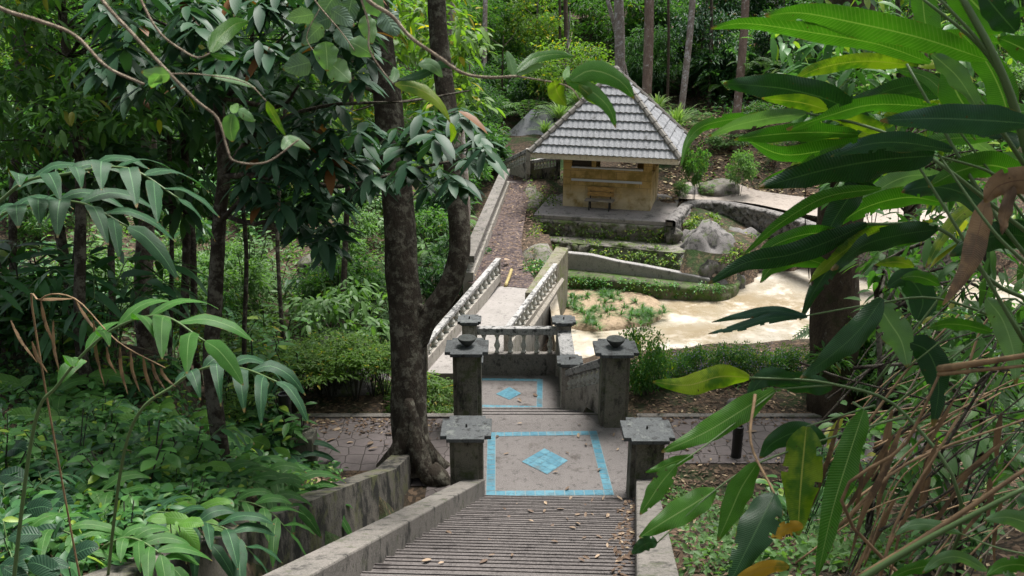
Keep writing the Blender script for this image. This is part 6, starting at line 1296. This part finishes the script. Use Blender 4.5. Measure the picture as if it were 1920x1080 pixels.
ginger_px('small feathered ginger at the very bottom of the left bank', (-1.9, 4.0, 0), [(150, 1100, .2), (190, 1030, .1), (240, 1008, 0), (290, 1030, -.1), (325, 1065, -.1)], 4.3, 80, 24, 11, 'b_gingerl', hang=.5, seed=7)
ginger_px('small bluish ginger by the stone block above the drain wall', (-2.6, 9.0, 0), [(500, 930, .2), (520, 895, .1), (550, 875, 0), (590, 885, 0), (620, 900, 0)], 9, 46, 14, 9, 'b_gingerl', hang=.4, seed=8)
for k, (x, y, zc, sd_) in enumerate([(70, 780, 5.0, 21), (190, 870, 5.2, 22), (330, 860, 6.2, 23)]):
    b = pt(x - 60, y + 120, zc); ginger_px(['ginger with dark blades at the lower left border', 'ginger in the middle of the left bank below the big frond', 'bushy ginger on the bank above the drain wall bend', 'ginger nearest the stone block on the bank', 'ginger in the bottom left corner', 'ginger half hidden under the big frond'][k], (b.x, b.y, 0), [(x - 50, y + 60, .2), (x - 20, y, .1), (x + 40, y - 20, 0), (x + 110, y + 10, -.1), (x + 150, y + 50, -.1)], zc, 78, 24, 11, 'b_ginger' if k % 2 else 'b_gingerl', hang=.55, seed=sd_)
for k, (x, y, a, lb) in enumerate([(90, 860, 1, 'dark feathered ginger at mid bank behind the front row'), (210, 820, 1, 'lime feathered ginger at mid bank below the dead leaves'), (360, 800, 1, 'feathered ginger by the foot of the slender dark tree'), (450, 860, 1, 'feathered ginger between the herb and the stone block'), (60, 760, 1, 'tall feathered ginger near the left border above the herbs'), (400, 960, 1, 'feathered ginger hanging over the middle of the drain wall'), (250, 980, 1, 'low feathered ginger just above the lip of the drain wall'), (40, 1010, 1, 'feathered ginger at the left edge near the bottom'), (480, 915, 1, 'feathered ginger hanging over the far part of the drain wall'), (330, 1000, 1, 'bright feathered ginger draped over the lip of the drain wall'), (150, 940, 1, 'bright feathered ginger in the front row of the left bank'), (420, 900, 1, 'bright feathered ginger above the middle of the drain wall')]):
    ginger_px(lb, (0, 0, 0), [(x - 70, y + 90, 0), (x - 50, y + 60, .2), (x - 20, y + 5, .1), (x + 40, y - 20, 0), (x + 100, y - 5, -.1), (x + 145, y + 40, -.1)], 5, rh2.uniform(72, 96), rh2.uniform(20, 27), 12, 'b_gingerl' if k % 3 else 'b_ginger', hang=.55, seed=(5, 6, 7, 21, 22, 23, 5, 6, 7, 21, 22, 23)[k])
# dead straw leaves under the big frond
g = pt(64, 640, 4.9); b0 = Vector((g.x, g.y, gz(g.x, g.y)))
HG = [(70, 562, 140, 560), (76, 562, 106, 655), (140, 560, 200, 640), (175, 600, 196, 725), (225, 650, 240, 740), (245, 655, 262, 735), (268, 665, 292, 748), (200, 650, 218, 700), (285, 680, 310, 730), (300, 690, 330, 726), (60, 640, 90, 700), (20, 600, 70, 680), (100, 600, 112, 700)]
dead('bundle of hanging straw-coloured dead leaves under the big ginger frond', b0, [([Vector((b0.x, b0.y, b0.z - .1)), pt(70, 640, 4.9), pt(76, 562, 4.8), pt(140, 560, 4.8), pt(220, 640, 4.8), pt(310, 690, 4.8)], .006, 'straw')],
     [([(x0, y0), ((x0 + x1) / 2 - 5, (y0 + y1) / 2), (x1, y1)], 4.8, 4.85, 7, 'b_brown', .4) for x0, y0, x1, y1 in HG])
# broad-leaved herbs on the left bank, leaf by leaf
def herb(label, spots, zc, w, mat, base):
    hc = sum((hit(x, y) for x, y, l, a in spots), Vector()) / len(spots); g = hc.copy(); g.z = gz(g.x, g.y); t = thing('broad_leaved_herb', label, 'plant', g); r = random.Random(int(w * 10 + len(spots))); mb = MB(); parts = []
    for x, y, l, a in spots:
        h_ = hit(x, y); zc = max(3.2, zc_of(h_) - r.uniform(.4, 1.25)); q = pt(x, y, zc); d = Vector((math.cos(a), r.uniform(-.5, .1), -math.sin(a) * .7)).normalized(); L = l / FPX * zc
        f_ = Vector((q.x + r.uniform(-.1, .1), q.y + r.uniform(0, .15), 0)); f_.z = gz(f_.x, f_.y) - .05; mb.tube(smooth_pts([f_ - g, (f_ - g).lerp(q - g, .6) + Vector((0, 0, .04)), q - g], 4), .004, 4)
        v, u, f = blade_arrays([q, q + d * L * .4 + Vector((0, 0, .04 * L)), q + d * L * .75, q + d * L - Vector((0, 0, .15 * L))], w * .85 / FPX * zc * r.uniform(.85, 1.15), r.uniform(-.3, .3), .2, .02, 8, 4, .8, r.random() * 99, face=Vector((r.uniform(-.3, .3), -.45, 1)).normalized()); parts.append(([p - g for p in v], u, f))
    mb.build('stems', X['stem_dark'], t); link('foliage', blades_mesh('foliage', parts, mat), None, t); return t
X['b_herb'] = mat_blade('herb blade', (.07, .19, .028), (.11, .25, .035), .5, .35, rib=(.14, .26, .09), veins=12)
X['b_herbd'] = mat_blade('dark herb blade', (.013, .05, .024), (.02, .065, .03), .5, .25, rib=(.08, .18, .09), veins=12)
rh = random.Random(5)
def hspots(x0, x1, y0, y1, n, l0, l1): return [(rh.uniform(x0, x1), rh.uniform(y0, y1), rh.uniform(l0, l1), rh.choice([0, 3.1]) + rh.gauss(0, .5)) for _ in range(n)]
for k, (reg, n, zc, w, mat, lb) in enumerate([((20, 190, 700, 800), 16, 5.0, 36, 'b_herb', 'light green herb with rounded leaves under the left ginger frond'), ((140, 300, 740, 840), 18, 5.6, 36, 'b_herb', 'yellow-green herb with oval leaves in the middle of the left bank'), ((280, 400, 760, 880), 18, 6.4, 36, 'b_herb', 'fresh green herb with oval leaves behind the feathered ginger'), ((0, 90, 790, 960), 12, 4.6, 50, 'b_herbd', 'dark oval-leaved herb at the left border'), ((380, 500, 790, 880), 18, 7.6, 30, 'b_herb', 'green oval-leaved herb close to the black path light'), ((300, 400, 930, 1000), 14, 5.6, 30, 'b_herb', 'small lime green herb at the lip of the drain wall'), ((0, 140, 990, 1080), 12, 4.0, 40, 'b_herbd', 'dark herb in the bottom left corner of the bank')]):
    b = pt((reg[0] + reg[1]) / 2, reg[3] + 40, zc); herb(lb, hspots(*reg, int(n * 1.1), 40, 80), zc, w, mat, b)
# ---- branches hanging into the picture from above ----
def hanging(label, stems, leaves, name='hanging_branch'):
    b = pt(*stems[0][0][0]); t = thing(name, label, 'branch', b); mb = MB()
    for P, r0, r1 in stems:
        Q = smooth_pts([pt(*q) - b for q in P], 6); mb.tube(Q, [.72 * (r0 + (r1 - r0) * i / len(Q)) for i in range(len(Q))], 7)
    mb.build('stem', X['twig'], t, smooth=True)
    for i, (sp, zc, w, mat, roll) in enumerate(leaves):
        W = [pt(x, y, zc + .02 * j) for j, (x, y) in enumerate(sp)]; v, u, f = blade_arrays(W, w / FPX * zc / max(.5, math.cos(roll)), roll, .15, .04, 10, 5, .8, i + len(label)); link('leaf', blades_mesh('leaf', [([q - b for q in v], u, f)], mat), None, t)
    return t
hanging('tan twig curving down from the top left corner to a pale leaf', [([(-60, -30, 2.4), (0, 15, 2.4), (70, 38, 2.4), (140, 66, 2.4), (200, 125, 2.4), (270, 158, 2.4)], .009, .005)], [([(318, 140), (295, 140), (265, 135)], 2.4, 30, 'b_pale', .2), ([(300, 140), (290, 152), (284, 165)], 2.4, 24, 'b_pale', .2)])
hanging('long tan twig hanging diagonally in front of the dark trunks, ending in an oval leaf', [([(170, -40, 2.5), (195, 5, 2.5), (250, 65, 2.5), (320, 140, 2.5), (370, 190, 2.5), (408, 222, 2.5), (425, 275, 2.5), (440, 302, 2.5), (500, 304, 2.5), (560, 262, 2.5)], .008, .003), ([(315, 138, 2.5), (380, 140, 2.5), (460, 155, 2.5), (500, 190, 2.5)], .003, .002)], [([(436, 214), (432, 240), (436, 266)], 2.5, 32, 'b_pale', .2), ([(446, 208), (460, 215), (478, 228)], 2.5, 22, 'b_pale', .3), ([(436, 212), (440, 202), (446, 194)], 2.5, 16, 'b_herb', .2), ([(530, 280), (545, 262), (582, 280)], 2.5, 22, 'b_pale', .3), ([(500, 190), (512, 215), (536, 256)], 2.5, 16, 'b_yellow', .2), ([(395, 142), (440, 150), (480, 165)], 2.5, 14, 'b_pale', .5)])
hanging('curved tan twig at the top ending in an upright bright leaf', [([(250, -40, 2.6), (268, 8, 2.6), (300, 62, 2.6), (345, 96, 2.6), (372, 108, 2.6), (394, 100, 2.6)], .006, .003)], [([(396, 98), (412, 70), (440, 46), (466, 40)], 2.6, 34, 'b_green', .2), ([(396, 98), (398, 76), (402, 58)], 2.6, 18, 'b_pale', .3), ([(396, 102), (420, 108), (450, 110)], 2.6, 12, 'b_green', .2)])
hanging('thick tan twig sweeping from the top middle towards the pavilion roof, with large translucent leaves', [([(660, -50, 2.8), (690, 0, 2.8), (735, 30, 2.8), (770, 70, 2.8), (820, 105, 2.8), (870, 138, 2.8), (920, 145, 2.8), (970, 143, 2.8)], .01, .006), ([(660, -50, 2.8), (690, 40, 2.8), (692, 90, 2.8), (715, 130, 2.8), (738, 158, 2.8)], .005, .003), ([(970, 143, 2.8), (1060, 160, 2.75), (1090, 190, 2.7)], .004, .003)], [
 ([(965, 142), (958, 118), (950, 95)], 2.8, 20, 'b_pale', .2), ([(970, 138), (990, 126), (1020, 122)], 2.8, 20, 'b_pale', .4), ([(968, 135), (1000, 110), (1040, 102), (1080, 106)], 2.8, 22, 'b_green', .3), ([(1070, 150), (1110, 132), (1160, 150), (1190, 185)], 2.7, 42, 'b_green', .2), ([(1060, 148), (1100, 165), (1140, 200), (1155, 240)], 2.7, 30, 'b_green', .4), ([(1040, 150), (1045, 175), (1062, 198)], 2.75, 34, 'b_yellow', .3), ([(1060, 150), (1062, 138), (1066, 122)], 2.75, 14, 'b_herb', .1), ([(1085, 160), (1105, 178), (1118, 196)], 2.7, 22, 'b_yellow', .3), ([(735, 155), (740, 140), (738, 125)], 2.8, 20, 'b_pale', .2), ([(785, 122), (810, 122), (830, 145)], 2.8, 24, 'b_pale', .4), ([(740, 158), (780, 165), (820, 190), (845, 230)], 2.8, 26, 'b_yellow', .5), ([(845, 230), (850, 250), (845, 268)], 2.8, 12, 'b_yellow', .2), ([(745, 150), (790, 140), (830, 120), (850, 130)], 2.8, 16, 'b_dark', .4)])
HL = [(612, 100, 50, 1.5), (588, 62, 34, 2.4), (645, 70, 40, .9), (690, 50, 36, 1.3), (730, 40, 50, 1.0), (560, 122, 44, 2.9), (635, 132, 46, .7), (600, 40, 36, 2.8), (640, 30, 34, .6), (675, 88, 38, .5), (655, 18, 40, 1.8), (618, 5, 44, 2.2), (700, 8, 40, .8), (566, 30, 34, 3.0)]
hanging('branch of pale heart-shaped leaves at the top between dark foliage and the forked trunk', [([(560, -60, 5), (590, 0, 5), (640, 60, 5), (665, 95, 5)], .008, .004), ([(600, 15, 5), (575, 70, 5), (600, 110, 5)], .004, .003)], [([(x - 22 * math.cos(a), y - 22 * math.sin(a)), (x, y), (x + 30 * math.cos(a), y + 34 * abs(math.sin(a)))], 5 + .1 * (i % 4), w, 'b_heart' if i % 3 else 'b_pale', .25) for i, (x, y, w, a) in enumerate(HL)] if X.setdefault('b_heart', mat_blade('heart blade', (.1, .17, .12), (.14, .21, .16), .5, .15, rib=(.2, .3, .2), veins=9)) else [])
# climbers and hanging stems on the vine-clad trunk
p = hit(1562, 770); zc = zc_of(p) - .9
t = thing('climbing_vine', 'tangle of thin creepers with drooping pale-edged leaves hanging in front of the massive trunk', 'vine', pt(1590, -40, zc)); b = t.location.copy(); mb = MB(); pos, dr, up = [], [], []
for k in range(26):
    x = rr.uniform(1500, 1680); y0 = rr.uniform(-40, 120); y1 = rr.uniform(180, 700 if k % 3 == 0 else 380); q = [pt(x + rr.gauss(0, 12), y0 + (y1 - y0) * f, zc + rr.uniform(-.5, .3)) - b for f in (0, .33, .66, 1)]; Q = smooth_pts(q, 6); mb.tube(Q, .009, 4, cap=False)
    for v in Q[2:]:
        for _ in range(0 if v.z < -3.2 else 3):
            if rr.random() < .75: a = rr.uniform(0, 6.28); pos.append(v); dr.append((math.cos(a), math.sin(a) * .6 - .3, -.7)); up.append((rr.gauss(0, .3), -.5, 1))
mb.build('stems', X['stem_dark'], t); L = rng.uniform(.18, .34, len(pos)); V, F = leaf_arrays(np.array(pos), np.array(dr), np.array(up), L, L * .42, 2, .2, .2); link('foliage', mesh_np('foliage', V, F, [X['lf_shrub']]), None, t)
